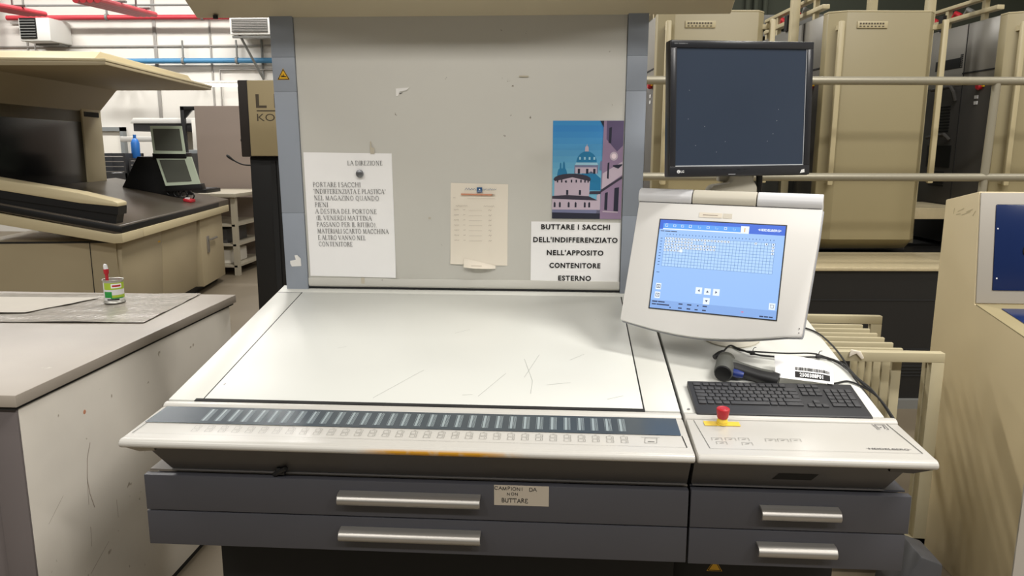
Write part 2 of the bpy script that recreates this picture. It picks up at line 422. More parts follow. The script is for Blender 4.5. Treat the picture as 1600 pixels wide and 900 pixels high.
for pts in ([(-0.13, 0.03), (-0.05, 0.16), (-0.03, 0.19)], [(0.13, 0.05), (0.19, 0.18)], [(0.24, 0.16), (0.275, 0.30)], [(0.26, 0.07), (0.262, 0.14), (0.235, 0.27)], [(0.36, 0.27), (0.40, 0.31)], [(0.09, 0.055), (0.115, 0.058)], [(0.30, 0.12), (0.36, 0.135)], [(0.45, 0.05), (0.49, 0.07)], [(-0.3, 0.32), (-0.28, 0.33)], [(0.02, 0.44), (0.06, 0.47)]):
    b.stroke(pts, 0.0011, DESK, 'scratch', 0.0015)
part(b, 'sample_plate', con, label='white sample plate with fine scratches')
# rounded ridge between desk and key panel, key panel, lip
def ridge_poly():
    P = []
    for k in range(9):
        q = math.pi * k / 8
        P.append((-0.0205 + 0.0155 * math.cos(q), 0.9415 + 0.0085 * math.sin(q)))
    return P + [(-0.036, 0.915), (-0.005, 0.915)]
b = MB('lip_white'); b.prism(ridge_poly(), 'x', -0.6355, 0.6185, bev=0.0018); part(b, 'ridge', con)
CP = Matrix.Translation((0, -0.035, 0.943)) @ Matrix.Rotation(math.atan(0.1027), 4, 'X')     # key panel plane, y towards the desk
def lip(x0, x1, worn):
    P = [(-0.036, 0.9425), (-0.188, 0.9270)]
    for k in range(9):
        q = math.pi / 2 + (math.pi * 0.98) * k / 8
        P.append((-0.2 + 0.0135 * math.cos(q) * 1.0, 0.9156 + 0.0110 * math.sin(q)))
    P += [(-0.185, 0.9015), (-0.036, 0.905)]
    b = MB('lip_worn' if worn else 'lip_white'); b.prism(P, 'x', x0, x1, bev=0.003); return b
bb = lip(-0.6475, 0.6215, True)
# taper the ends: the panel is a little narrower at the ridge
for v in bb.v:
    k = min(1, max(0, (v.y + 0.2155) / 0.18)); v.x += (0.012 * k if v.x < 0 else -0.001 * k)
part(bb, 'front_lip', con)
b = MB('strip_dark')
b.poly([(-0.6235, -0.003, 0.0012), (-0.6335, -0.088, 0.0012), (0.6045, -0.088, 0.0012), (0.6045, -0.003, 0.0012)], 0, CP)
strip = part(b, 'display_strip', con, label='dark glossy display strip')
b = MB('strip_mark')
b.poly([(-0.0062, -0.076, 0), (-0.0005, -0.076, 0), (-0.0005, -0.014, 0), (-0.0062, -0.014, 0)])
for x in (0.0012, 0.0035, 0.0058): b.poly([(x, -0.076, 0), (x + 0.0010, -0.076, 0), (x + 0.0010, -0.014, 0), (x, -0.014, 0)])
b.stroke([(-0.0085, -0.076), (-0.0085, -0.014)], 0.0007)
inv = MW[strip].inverted()
zone0 = None
for k in range(32):
    T = inv @ CP @ Matrix.Translation((-0.497 + 0.0314 * k, 0, 0.0018))
    if zone0 is None:
        zone0 = part(b, 'zone_indicator', strip, local=True); zone0.matrix_local = T
    else: copy_part(zone0, strip, T=T)
b = MB('key_line')
for y0 in (-0.112, -0.128):
    b.stroke([(-0.0075, y0), (0.0075, y0), (0.0075, y0 + 0.012), (-0.0075, y0 + 0.012), (-0.0075, y0)], 0.0008)
    b.stroke([(0.0035, y0 + 0.002), (0.0035, y0 + 0.009)], 0.0008)
b.stroke([(-0.002, -0.0955), (0.002, -0.0955)], 0.0012)
key0 = None; invc = MW[con].inverted()
for k in range(32):
    T = invc @ CP @ Matrix.Translation((-0.497 + 0.0314 * k, 0, 0.0010))
    if key0 is None:
        key0 = part(b, 'zone_key', con, local=True); key0.matrix_local = T
    else: copy_part(key0, con, T=T)
b = MB('key_line')
b.stroke([(0.515, -0.100), (0.555, -0.100)], 0.001, CP, 0, 0.001); b.stroke([(0.523, -0.103), (0.549, -0.103), (0.546, -0.126), (0.520, -0.126), (0.523, -0.103)], 0.001, CP, 0, 0.001); b.stroke([(0.528, -0.119), (0.541, -0.119)], 0.003, CP, 0, 0.001)
part(b, 'strip_key', con)
b = MB('seam')
b.stroke([(-0.627, -0.09), (-0.634, -0.142)], 0.0012, CP, 0, 0.0008); b.stroke([(0.606, -0.0895), (0.609, -0.142)], 0.002, CP, 0, 0.0008); b.stroke([(-0.634, -0.142), (0.609, -0.142)], 0.0005, CP, 'key_line', 0.0008)
part(b, 'panel_seam', con)
# skirt under the lip
def skirt(x0t, x1t, x0b, x1b):
    b = MB('skirt_dark')
    yt, zt, ybt, zb = -0.176, 0.904, -0.132, 0.8265
    V = [(x0t, yt, zt), (x1t, yt, zt), (x1b, ybt, zb), (x0b, ybt, zb), (x0t, 0.60, zt), (x1t, 0.60, zt), (x1b, 0.60, zb), (x0b, 0.60, zb)]
    b.add(V, [(0, 3, 2, 1), (4, 5, 6, 7), (0, 1, 5, 4), (3, 7, 6, 2), (0, 4, 7, 3), (1, 2, 6, 5)])
    b.box((x0b + 0.002, ybt - 0.004, zb - 0.003), (x1b - 0.002, 0.58, zb), m='skirt_dark')
    b.box((x0b + 0.012, ybt + 0.016, zb - 0.007), (x1b - 0.002, 0.58, zb - 0.003), m='seam')
    return b
b = skirt(-0.610, 0.6205, -0.572, 0.6205)
b.box((-0.318, -0.146, 0.822), (-0.298, -0.118, 0.840), 0.003, m='black'); b.tube([(-0.325, -0.138, 0.820), (-0.292, -0.150, 0.842)], 0.006, 8, 'black')
part(b, 'skirt', con)
b = MB('cab_grey'); b.add([(-0.585, -0.182, 0.904), (-0.643, -0.200, 0.905), (-0.634, -0.04, 0.902), (-0.585, -0.04, 0.902), (-0.585, -0.176, 0.888), (-0.614, -0.188, 0.890), (-0.612, -0.04, 0.890), (-0.585, -0.04, 0.888)], [(0, 4, 5, 1), (1, 5, 6, 2), (4, 7, 6, 5), (2, 6, 7, 3)]); part(b, 'lip_underside', con)
# drawers
def drawer(parent, x0, x1, z0, z1, hx0, hx1, hz):
    b = MB('drawer_dark'); b.box((x0, -0.150, z0), (x1, -0.131, z1), 0.0015)
    b.box((x0 + 0.012, -0.131, z0 + 0.008), (x1 - 0.012, 0.45, z1 - 0.010))
    d = part(b, 'drawer', parent)
    P = []
    for k in range(9):
        q = rad(-35 + 215 * k / 8); P.append((-0.171 + 0.0115 * -math.cos(q) , hz - 0.002 + 0.0115 * math.sin(q) * 0.95))
    P = [(-0.150, hz + 0.012), (-0.168, hz + 0.012), (-0.176, hz + 0.008), (-0.181, hz + 0.001), (-0.181, hz - 0.006), (-0.177, hz - 0.012), (-0.171, hz - 0.0145), (-0.168, hz - 0.012), (-0.174, hz - 0.006), (-0.174, hz + 0.001), (-0.168, hz + 0.006), (-0.150, hz + 0.007)]
    b = MB('handle_alu'); b.prism(P, 'x', hx0, hx1, bev=0.0008, seg=1); part(b, 'handle', d, label='brushed aluminium bar handle')
    return d
drawer(con, -0.632, 0.6225, 0.7295, 0.8165, -0.169, 0.157, 0.781)
drawer(con, -0.632, 0.6225, 0.6420, 0.7265, -0.169, 0.157, 0.692)
b = MB('cabinet_brown'); b.box((-0.628, -0.128, 0.8165), (0.6225, 0.46, 0.8215)); part(b, 'drawer_cover', con)
b = MB('black_plinth'); b.box((-0.534, 0.0, 0.0), (0.6225, 0.60, 0.6415), 0.004)
b.prism([(0.40, 0.05), (0.40, 0.02), (0.62, 0.02), (0.62, 0.05)], 'z', 0.0, 0.001); part(b, 'pedestal', con)
# back wall, posts, hood
b = MB('panel_grey'); b.box((-0.541, 0.0, -0.045), (0.5316, 0.90, 0.0), 0.001, T=PAN)
b.box((-0.541, 0.004, 0.0), (0.5316, 0.031, 0.0035), 0.001, T=PAN); b.box((-0.541, -0.006, -0.02), (0.5316, 0.0, 0.0), m='seam', T=PAN)
# worn tape remains on the sheet metal
for (x, y, w_, h_) in ((-0.355, 0.012, 0.012, 0.022), (-0.305, 0.455, 0.014, 0.020), (-0.305, 0.475, 0.004, 0.02), (0.19, 0.70, 0.03, 0.004), (-0.115, 0.24, 0.008, 0.004)):
    b.poly([(x, y, 0.004), (x + w_, y, 0.004), (x + w_, y + h_, 0.004), (x, y + h_, 0.004)], 'tape_clear', PAN)
part(b, 'back_wall', con)
for x0, x1 in ((-0.6183, -0.5425), (0.533, 0.597)):
    b = MB('post_grey'); b.box((x0, -0.016, -0.085), (x1, 0.255, 0.006), 0.0012, T=PAN); b.box((x0, 0.2554, -0.085), (x1, 0.655, 0.006), 0.0012, T=PAN)
    b.box((x0, 0.6554, -0.085), (x1, 0.764, 0.006), 0.0012, T=PAN); b.box((x0, 0.7644, -0.085), (x1, 0.892, 0.006), 0.0012, T=PAN)
    p = part(b, 'post', con)
    if x0 < 0:
        b = MB('warn_yellow')
        PT = PAN @ Matrix.Translation((-0.5825, 0.693, 0.0066))
        b.poly([(-0.021, 0, 0), (0.021, 0, 0), (0.0, 0.036, 0)], 0, PT)
        b.stroke([(-0.018, 0.0018), (0.018, 0.0018), (0.0, 0.0325), (-0.018, 0.0018)], 0.0022, PT, 'ink_black', 0.0003)
        b.stroke([(-0.008, 0.010), (0.009, 0.010)], 0.003, PT, 'ink_black', 0.0003); b.stroke([(-0.006, 0.014), (0.003, 0.010), (0.0, 0.018)], 0.002, PT, 'ink_black', 0.0003)
        part(b, 'warning_sticker', p, label='yellow triangular hand hazard sticker')
hz0 = 1.9755
HP = [(0.768, hz0), (0.05, hz0 + 0.40), (0.02, hz0 + 0.40), (0.02, hz0 + 0.47), (0.30, hz0 + 0.56), (0.98, hz0 + 0.56), (0.98, hz0 + 0.20), (0.84, hz0 + 0.035)]
b = MB('hood_beige'); b.prism(HP, 'x', -0.86, 0.849, bev=0.004)
b.tube([(-0.79, 0.75, hz0 + 0.006), (-0.79, 0.75, hz0 - 0.004)], 0.008, 10, 'seam')
part(b, 'hood', con)

# ------------------------------------------------------------------ right-hand unit
sd = thing('press_control_side_unit', 'white side unit right of the console seam carrying keyboard and red stop button', 'control console', (0.86, 0.2, 0))
b = MB('desk_white'); b.box((0.6275, -0.004, -0.05), (1.094, 0.63, 0.0), 0.003, T=DESK); part(b, 'desk_top', sd)
b = MB('lip_white'); b.prism(ridge_poly(), 'x', 0.6265, 1.112, bev=0.0025); part(b, 'ridge', sd)
bb = lip(0.6275, 1.1235, False)
for v in bb.v:
    k = min(1, max(0, (v.y + 0.2155) / 0.18)); v.x += (-0.013 * k if v.x > 0.9 else 0.001 * k)
part(bb, 'front_lip', sd)
b = MB('seam')
b.stroke([(0.645, -0.008), (0.658, -0.143)], 0.0010, CP, 0, 0.0009); b.stroke([(1.084, -0.004), (1.1045, -0.141)], 0.0016, CP, 0, 0.0009)
b.stroke([(0.658, -0.143), (1.1045, -0.141)], 0.0006, CP, 'key_line', 0.0009); b.stroke([(0.64, -0.0035), (1.109, -0.0035)], 0.0008, CP, 'key_line', 0.0009)
part(b, 'panel_seam', sd)
b = MB('key_line')
for (x, y, tops) in ((0.681, -0.099, 1), (0.711, -0.098, 1), (0.740, -0.097, 1), (0.688, -0.117, 1), (0.743, -0.118, 1), (0.798, -0.098, 1), (0.825, -0.097, 1), (0.853, -0.096, 1)):
    bq = MB('key_line')
    bq.stroke([(x - 0.011, y - 0.006), (x - 0.011, y + 0.006), (x + 0.011, y + 0.006), (x + 0.011, y - 0.006)], 0.0009, CP, 0, 0.001)
    bq.stroke([(x - 0.004, y - 0.001), (x + 0.004, y + 0.001)], 0.0016, CP, 0, 0.001)
    part(bq, 'membrane_key', sd)
b = MB('ink_grey')
ix, iy = 1.064, -0.018
b.stroke([(ix - 0.014, iy + 0.012), (ix - 0.010, iy - 0.014), (ix - 0.005, iy - 0.014)], 0.0014, CP, 0, 0.001)
b.stroke([(ix - 0.005, iy - 0.010), (ix - 0.009, iy + 0.009), (ix + 0.009, iy + 0.009), (ix + 0.008, iy - 0.010)], 0.0018, CP, 0, 0.001)
b.stroke([(ix + 0.013, iy + 0.012), (ix + 0.014, iy - 0.014), (ix + 0.009, iy - 0.014)], 0.0014, CP, 0, 0.001)
b.stroke([(ix - 0.0012, iy - 0.004), (ix + 0.0012, iy - 0.004)], 0.003, CP, 0, 0.001)
part(b, 'card_symbol', sd)
b = MB('ink_grey'); b.text('HEIDELBERG', 0.0095, CP @ Matrix.Translation((0.9985, -0.1285, 0.001)), 0, 'l', 0.02, width=0.084)
b.poly([(0.9965, -0.1250, 0.001), (0.992, -0.1245, 0.001), (0.9965, -0.1235, 0.001)], 0, CP); b.poly([(1.084, -0.125, 0.001), (1.089, -0.1245, 0.001), (1.084, -0.1235, 0.001)], 0, CP)
part(b, 'lettering', sd, label='dark lettering HEIDELBERG')
b = skirt(0.6275, 1.085, 0.630, 1.052)
SKT = Matrix.Translation((0, -0.132, 0.8265)) @ Matrix.Rotation(rad(90) + math.atan2(0.044, 0.0775), 4, 'X')
b.poly([(0.802, 0.024, 0.0006), (0.888, 0.024, 0.0006), (0.900, 0.046, 0.0006), (0.814, 0.046, 0.0006)], 'seam', SKT)
part(b, 'skirt', sd)
b = MB('skirt_dark'); b.add([(1.04, -0.182, 0.904), (1.117, -0.202, 0.904), (1.108, -0.04, 0.902), (1.04, -0.04, 0.902), (1.04, -0.176, 0.886), (1.084, -0.186, 0.888), (1.078, -0.04, 0.888), (1.04, -0.04, 0.886)], [(0, 1, 5, 4), (1, 2, 6, 5), (4, 5, 6, 7), (2, 3, 7, 6)]); part(b, 'lip_underside', sd)
drawer(sd, 0.6275, 1.1044, 0.7290, 0.8180, 0.778, 0.949, 0.777)
drawer(sd, 0.6275, 1.0990, 0.6400, 0.7265, 0.776, 0.947, 0.689)
b = MB('drawer_dark'); b.box((0.6275, -0.128, 0.818), (1.098, 0.46, 0.8225)); part(b, 'drawer_cover', sd)
b = MB('black_plinth'); b.box((0.6275, 0.06, 0.0), (1.03, 0.60, 0.6395), 0.004)
WT = Matrix.Translation((0.735, 0.0594, 0.50)) @ rotm(rad(90))
b.poly([(-0.02, 0, 0), (0.02, 0, 0), (0, 0.034, 0)], 'warn_yellow', WT); b.stroke([(-0.016, 0.002), (0.016, 0.002), (0, 0.03), (-0.016, 0.002)], 0.002, WT, 'ink_black', 0.0003)
part(b, 'pedestal', sd)
# emergency stop
es = CP @ Matrix.Translation((0.707, -0.024, 0.0012))
b = MB('estop_yellow'); b.box((-0.041, -0.0105, -0.0005), (0.040, 0.0105, 0.0005), T=es)
e0 = part(b, 'stop_button_plate', sd, label='yellow backing strip of the stop button')
b = MB('estop_yellow'); b.lathe([(0.0125, 0), (0.0130, 0.002), (0.0120, 0.004), (0.0128, 0.006), (0.0118, 0.010), (0.0105, 0.012), (0.0105, 0.015)], 24, 0, es); part(b, 'stop_button_collar', e0)
b = MB('estop_red'); b.lathe([(0.0115, 0.015), (0.0128, 0.018), (0.0138, 0.026), (0.0150, 0.034), (0.0146, 0.038), (0.012, 0.0395), (0.0085, 0.0385), (0.0075, 0.0392)], 24, 0, es); part(b, 'stop_button', e0, label='red mushroom stop button')
b = MB('handle_alu'); b.lathe([(0.0035, 0.0), (0.0035, 0.002)], 12, 0, DESK @ Matrix.Translation((0.6415, 0.010, 0.0))); part(b, 'screw', sd)

# ------------------------------------------------------------------ touch terminal on its arm
TT = Matrix.Translation((0.745, 0.2795, 1.2513)) @ Matrix.Rotation(rad(-20.99), 4, 'Z') @ Matrix.Rotation(rad(0.55), 4, 'Y') @ Matrix.Rotation(rad(-18.97), 4, 'X')
tm = thing('touch_terminal', 'white tilted touch terminal with glowing blue screen in front of the black monitor', 'touch screen', (0.82, 0.45, dz(0.45)))
# local: x right, z up, -y towards the operator
body = [(-0.231, -0.125)]
for k in range(13):
    s = k / 12.0; x = -0.242 + s * (0.242 + 0.228)
    z = -0.165 - 0.028 * math.sin(math.pi * min(1, s * 1.05)) + s * 0.006
    body.append((x, z))
body = [(-0.242, -0.155)] + body[1:] + [(0.230, -0.150), (0.246, 0.10), (0.248, 0.172), (-0.232, 0.172), (-0.234, 0.10)]
def inset(poly, d):
    cx = sum(p[0] for p in poly) / len(poly); cz = sum(p[1] for p in poly) / len(poly)
    return [(p[0] - d * (1 if p[0] > cx else -1), p[1] - d * (1 if p[1] > cz else -1)) for p in poly]
b = MB('term_white'); b.prism(body, 'y', -0.004, 0.022, bev=0.003, T=TT); part(b, 'front_shell', tm)
b = MB('term_edge'); b.prism(inset(body, -0.003), 'y', 0.022, 0.034, bev=0.003, T=TT); b.prism(inset(body, 0.03), 'y', 0.034, 0.075, bev=0.012, T=TT); part(b, 'rear_shell', tm)
# hinge roll across the top, three segments
for x0, x1, mm in ((-0.234, -0.0865, 'term_silver'), (-0.0835, 0.0830, 'neck_beige'), (0.0860, 0.247, 'term_silver')):
    P = []
    for k in range(15):
        q = rad(-95 + 250 * k / 14); P.append((0.012 - 0.0235 * math.cos(q), 0.192 + 0.0235 * math.sin(q)))
    P += [(0.060, 0.196), (0.060, 0.172), (0.014, 0.168)]
    b = MB(mm); b.prism(P, 'x', x0, x1, bev=0.0012, seg=1, T=TT); part(b, 'hinge_cover', tm)
b = MB('seam'); b.box((-0.231, -0.002, 0.168), (0.245, 0.05, 0.176), T=TT); part(b, 'hinge_gap', tm)
b = MB('paper_cream'); b.box((-0.061, -0.0052, 0.136), (0.000, -0.0038, 0.149), T=TT)
b.stroke([(-0.050, 0.1425), (-0.012, 0.1425)], 0.0016, TT @ Matrix.Translation((0, -0.0056, 0)) @ rotm(rad(90)), 'pencil')
b.box((0.002, -0.0046, 0.1355), (0.026, -0.0038, 0.149), m='tape_clear', T=TT)
part(b, 'name_tag', tm, label='small cream tag above the screen')
SW, SH = 0.328, 0.246
b = MB('black'); b.box((-SW / 2 - 0.003, -0.0052, -SH / 2 - 0.003), (SW / 2 + 0.003, -0.0038, SH / 2 + 0.003), T=TT); bz = part(b, 'screen_bezel', tm)
ST = TT @ Matrix.Translation((-SW / 2, -0.0056, -SH / 2)) @ rotm(rad(90))        # screen plane: x right, y up, from lower left
def U(x, y): return (x * SW, y * SH)
b = MB('ui_bg')
def rect(x0, y0, x1, y1, m, z=0.0):
    b.add([(x0 * SW, y0 * SH, z), (x1 * SW, y0 * SH, z), (x1 * SW, y1 * SH, z), (x0 * SW, y1 * SH, z)], [(0, 1, 2, 3)], m, ST)
rect(0, 0, 1, 1, 'ui_bg'); rect(0, 0.895, 1, 1, 'ui_top', 0.0002); rect(0.03, 0.905, 0.655, 0.962, 'ui_tab', 0.0004); rect(0.03, 0.893, 0.72, 0.905, 'ui_white', 0.0004); rect(0.66, 0.893, 0.725, 0.975, 'ui_white', 0.0005)
for k, x in enumerate((0.058, 0.125, 0.19, 0.255, 0.33, 0.40, 0.47, 0.54, 0.61)):
    for (xa, ya, xb, yb) in ((x - 0.011, 0.925, x + 0.011, 0.929), (x - 0.011, 0.947 if k % 3 else 0.952, x + 0.011, 0.951 if k % 3 else 0.956), (x - 0.011, 0.925, x - 0.008, 0.951), (x + 0.008, 0.925, x + 0.011, 0.951 if k % 2 else 0.94)):
        if k in (4, 6, 8) and ya > 0.93: continue
        rect(xa, ya, xb, yb, 'ui_cell' if k in (4, 6, 8) else 'ui_white', 0.0006)
rect(0.688, 0.91, 0.695, 0.955, 'warn_yellow', 0.0007)
b.text('HEIDELBERG', 0.0085, ST @ Matrix.Translation((0.805 * SW, 0.932 * SH, 0.0005)), 'ui_white', 'l', 0.03, width=0.155 * SW)
b.add([(0.793 * SW, 0.945 * SH, 0.0005), (0.803 * SW, 0.937 * SH, 0.0005), (0.803 * SW, 0.953 * SH, 0.0005)], [(0, 1, 2)], 'ui_white', ST); b.add([(0.973 * SW, 0.945 * SH, 0.0005), (0.962 * SW, 0.937 * SH, 0.0005), (0.962 * SW, 0.953 * SH, 0.0005)], [(0, 1, 2)], 'ui_white', ST)
for x0, x1 in ((0.012, 0.045), (0.05, 0.095), (0.1, 0.15)): rect(x0, 0.868, x1, 0.877, 'ui_dark', 0.0003)
GX0, GX1, GY0, GY1, NCOL, NROW = 0.055, 0.935, 0.475, 0.808, 33, 10
cw = (GX1 - GX0) / NCOL; ch = (GY1 - GY0) / NROW
for i in range(NCOL):
    for j in range(NROW):
        x = GX0 + i * cw; y = GY0 + j * ch
        rect(x + cw * 0.08, y + ch * 0.08, x + cw * 0.92, y + ch * 0.92, 'ui_cell', 0.0003)
        r = NROW - 1 - j
        filled = (r == 0 and (i < 20 or i in (27, 30, 32))) or (r == 1 and (i < 9 or i in (12, 32))) or (r in (2, 3) and i < 16) or (r == 4 and i < 5) or (r in (2, 3) and i == 32)
        if filled:
            rect(x + cw * 0.14, y + ch * 0.14, x + cw * 0.86, y + ch * 0.86, 'ui_white', 0.0004); rect(x + cw * 0.4, y + ch * 0.28, x + cw * 0.64, y + ch * 0.74, 'ui_dark', 0.0005)
        if r == 4 and i == 5: rect(x, y, x + cw, y + ch, 'ui_white', 0.0006)
for i in range(NCOL + 1): rect(GX0 + i * cw - 0.0008, GY0, GX0 + i * cw + 0.0008, GY1, 'ui_line', 0.0002)
for j in range(NROW + 1): rect(GX0, GY0 + j * ch - 0.001, GX1, GY0 + j * ch + 0.001, 'ui_line', 0.0002)
for i in range(NCOL): rect(GX0 + (i + 0.4) * cw, 0.832 - (0.002 if i % 2 else 0), GX0 + (i + 0.62) * cw, 0.845, 'ui_line', 0.0003)
for j in range(NROW): rect(0.020, GY0 + (j + 0.3) * ch, 0.036, GY0 + (j + 0.55) * ch, 'ui_line', 0.0003)
rect(0.02, 0.40, 0.045, 0.408, 'ui_line', 0.0003)
for (x, y, d) in ((0.385, 0.235, 'l'), (0.455, 0.232, 'u'), (0.525, 0.232, 'r'), (0.455, 0.128, 'd')):
    rect(x - 0.026, y - 0.036, x + 0.026, y + 0.036, 'ui_white', 0.0003)
    tri = {'l': [(-.008, 0), (.007, .016), (.007, -.016)], 'r': [(.008, 0), (-.007, -.016), (-.007, .016)], 'u': [(0, .012), (-.011, -.010), (.011, -.010)], 'd': [(0, -.012), (.011, .010), (-.011, .010)]}[d]
    b.add([((x + p[0]) * SW, (y + p[1]) * SH, 0.0005) for p in tri], [(0, 1, 2)], 'ui_dark', ST)
for y in (0.245, 0.148):
    rect(0.030, y - 0.036, 0.074, y + 0.036, 'ui_white', 0.0003)
    for (xa, ya, xb, yb) in ((0.037, y - 0.02, 0.068, y - 0.014), (0.037, y + 0.014, 0.068, y + 0.02), (0.037, y - 0.02, 0.041, y + 0.02), (0.064, y - 0.02, 0.068, y + 0.02), (0.049, y - 0.006, 0.056, y + 0.006)): rect(xa, ya, xb, yb, 'ui_dark', 0.0004)
rect(0.0, 0.0, 1.0, 0.092, 'ui_foot', 0.0002)
for x0, x1, y in ((0.015, 0.06, 0.075), (0.065, 0.12, 0.075), (0.015, 0.05, 0.045), (0.055, 0.16, 0.045), (0.235, 0.268, 0.07), (0.305, 0.34, 0.07), (0.385, 0.398, 0.07), (0.43, 0.465, 0.07), (0.235, 0.265, 0.025), (0.305, 0.335, 0.025), (0.37, 0.395, 0.025), (0.43, 0.46, 0.025), (0.165, 0.175, 0.022), (0.875, 0.905, 0.022), (0.91, 0.94, 0.022), (0.945, 0.975, 0.022)): rect(x0, y - 0.008, x1, y + 0.006, 'ui_dark', 0.0004)
rect(0.735, 0.042, 0.752, 0.055, 'ui_pink', 0.0004)
rect(0.938, 0.10, 0.985, 0.170, 'ui_white', 0.0003)
b.stroke([(0.950 * SW, 0.150 * SH), (0.953 * SW, 0.118 * SH), (0.972 * SW, 0.118 * SH), (0.974 * SW, 0.150 * SH), (0.946 * SW, 0.150 * SH)], 0.0009, ST, 'ui_dark', 0.0005)
part(b, 'screen', tm, label='lit blue screen with a grid of cells')
b = MB('seam'); b.tube([(0.222, -0.0045, -0.150), (0.222, -0.0050, -0.150)], 0.0012, 8, T=TT); b.tube([(0.222, -0.0045, -0.138), (0.222, -0.0050, -0.140)], 0.0012, 8, T=TT); part(b, 'scuff_mark', tm)
b = MB('neck_beige'); b.tube([(0.83, 0.45, dz(0.45) + 0.0), (0.83, 0.45, 1.40)], 0.035, 20); b.lathe([(0.085, 0), (0.085, 0.008), (0.05, 0.016), (0.037, 0.03)], 24, 0, Matrix.Translation((0.83, 0.45, dz(0.45) - 0.004)) @ rotm(TILT)); part(b, 'stand', tm)
b = MB('neck_beige'); b.tube([(0.83, 0.45, 1.335), (0.80, 0.38, 1.335), (0.79, 0.33, 1.335)], 0.028, 14); part(b, 'arm', tm)

# ------------------------------------------------------------------ black monitor
mn = thing('flat_monitor', 'large black flat monitor standing switched off above the white touch terminal', 'monitor', (0.83, 0.455, 1.40))
MT = Matrix.Translation((0.812, 0.399, 1.673)) @ Matrix.Rotation(rad(13.5), 4, 'Z') @ Matrix.Rotation(rad(-0.6), 4, 'Y') @ Matrix.Rotation(rad(-2.8), 4, 'X')
MW_, MH_ = 0.374, 0.310
b = MB('mon_black')
b.box((-0.205, -0.004, -0.183), (0.207, 0.030, 0.176), 0.005, T=MT); b.box((-0.17, 0.030, -0.14), (0.17, 0.060, 0.14), 0.02, T=MT); part(b, 'housing', mn)
b = MB('mon_gloss')
for a_, c_ in (((-0.203, -0.0085, 0.155), (0.205, -0.003, 0.174)), ((-0.203, -0.0085, -0.181), (0.205, -0.003, -0.155)), ((-0.203, -0.0085, -0.155), (-0.187, -0.003, 0.155)), ((0.187, -0.0085, -0.155), (0.205, -0.003, 0.155))): b.box(a_, c_, 0.0012, T=MT)
part(b, 'bezel', mn)
b = MB('mon_line'); b.box((-0.187, -0.0070, -0.155), (0.187, -0.0042, -0.1525), T=MT); b.box((0.1850, -0.0065, -0.152), (0.1865, -0.0042, 0.155), T=MT); part(b, 'rim_reflection', mn, label='pale rim painted as reflected light')  # pale strips paint in the light reflected along the inner bezel
b = MB('mon_screen'); b.box((-0.187, -0.0048, -0.155), (0.187, -0.0040, 0.155), T=MT)
for (x, z) in ((-0.15, 0.045), (-0.152, -0.03), (-0.105, -0.05), (-0.045, -0.09), (0.108, -0.005), (0.104, -0.035), (0.094, -0.07), (0.078, -0.09), (-0.13, -0.1), (-0.07, -0.118)):
    b.box((x, -0.0051, z), (x + 0.0011, -0.0047, z + 0.0012), m='mon_line', T=MT)
part(b, 'screen', mn)
LT = MT @ Matrix.Translation((0, -0.0092, 0)) @ rotm(rad(90))
b = MB('white_mark')
b.lathe([(0.0046, 0), (0.0046, 0.0003)], 20, 0, LT @ Matrix.Translation((-0.1785, -0.1685, -0.0003))); b.stroke([(-0.1800, -0.1665), (-0.1800, -0.1705), (-0.1775, -0.1705)], 0.0008, LT, 'mon_black', 0.0004)
b.text('LG', 0.0085, LT @ Matrix.Translation((-0.1725, -0.1715, 0)), 0, 'l', 0.025)
part(b, 'logo', mn, label='white round logo and letters LG')
b = MB('magnet_grey')
for x0, x1 in ((-0.194, -0.186), (-0.182, -0.166), (-0.164, -0.158)): b.stroke([(x0, 0.1655), (x1, 0.1655)], 0.0035 if x0 < -0.18 else 0.0022, LT)
for x0, x1 in ((-0.07, -0.062), (-0.052, -0.040), (-0.028, -0.024), (-0.010, 0.0), (0.01, 0.016)): b.stroke([(x0, -0.164), (x1, -0.164)], 0.0014, LT, 'mon_black')
b.stroke([(-0.035, -0.1775), (-0.015, -0.1775)], 0.0012, LT, 'mon_line')
part(b, 'bezel_marks', mn)
b = MB('white_mark'); b.poly([(0.176, -0.177, 0), (0.190, -0.175, 0), (0.189, -0.166, 0), (0.180, -0.168, 0)], 0, LT); part(b, 'sticker', mn, label='small white sticker')
b = MB('neck_beige')
NP = [(-0.075, 0.0), (-0.075, 0.048), (-0.064, 0.060), (-0.018, 0.068), (-0.010, 0.080), (-0.010, 0.105), (0.044, 0.105), (0.044, 0.080), (0.050, 0.070), (0.058, 0.058), (0.058, 0.0)]
b.prism(NP, 'y', -0.035, 0.035, bev=0.006, T=Matrix.Translation((0.82, 0.465, 1.402))); b.prism([(0.78, 0.48), (0.88, 0.48), (0.88, 0.52), (0.78, 0.52)], 'z', 1.47, 1.66, bev=0.006); b.box((0.78, 0.45, 1.60), (0.86, 0.50, 1.66), 0.004); part(b, 'stand_neck', mn, label='cream stand neck')
b = MB('black'); b.tube([(0.885, 0.47, 1.56), (0.893, 0.475, 1.48), (0.893, 0.475, 1.40), (0.885, 0.49, 1.28), (0.882, 0.53, 1.06)], 0.009, 10); part(b, 'cable', mn)

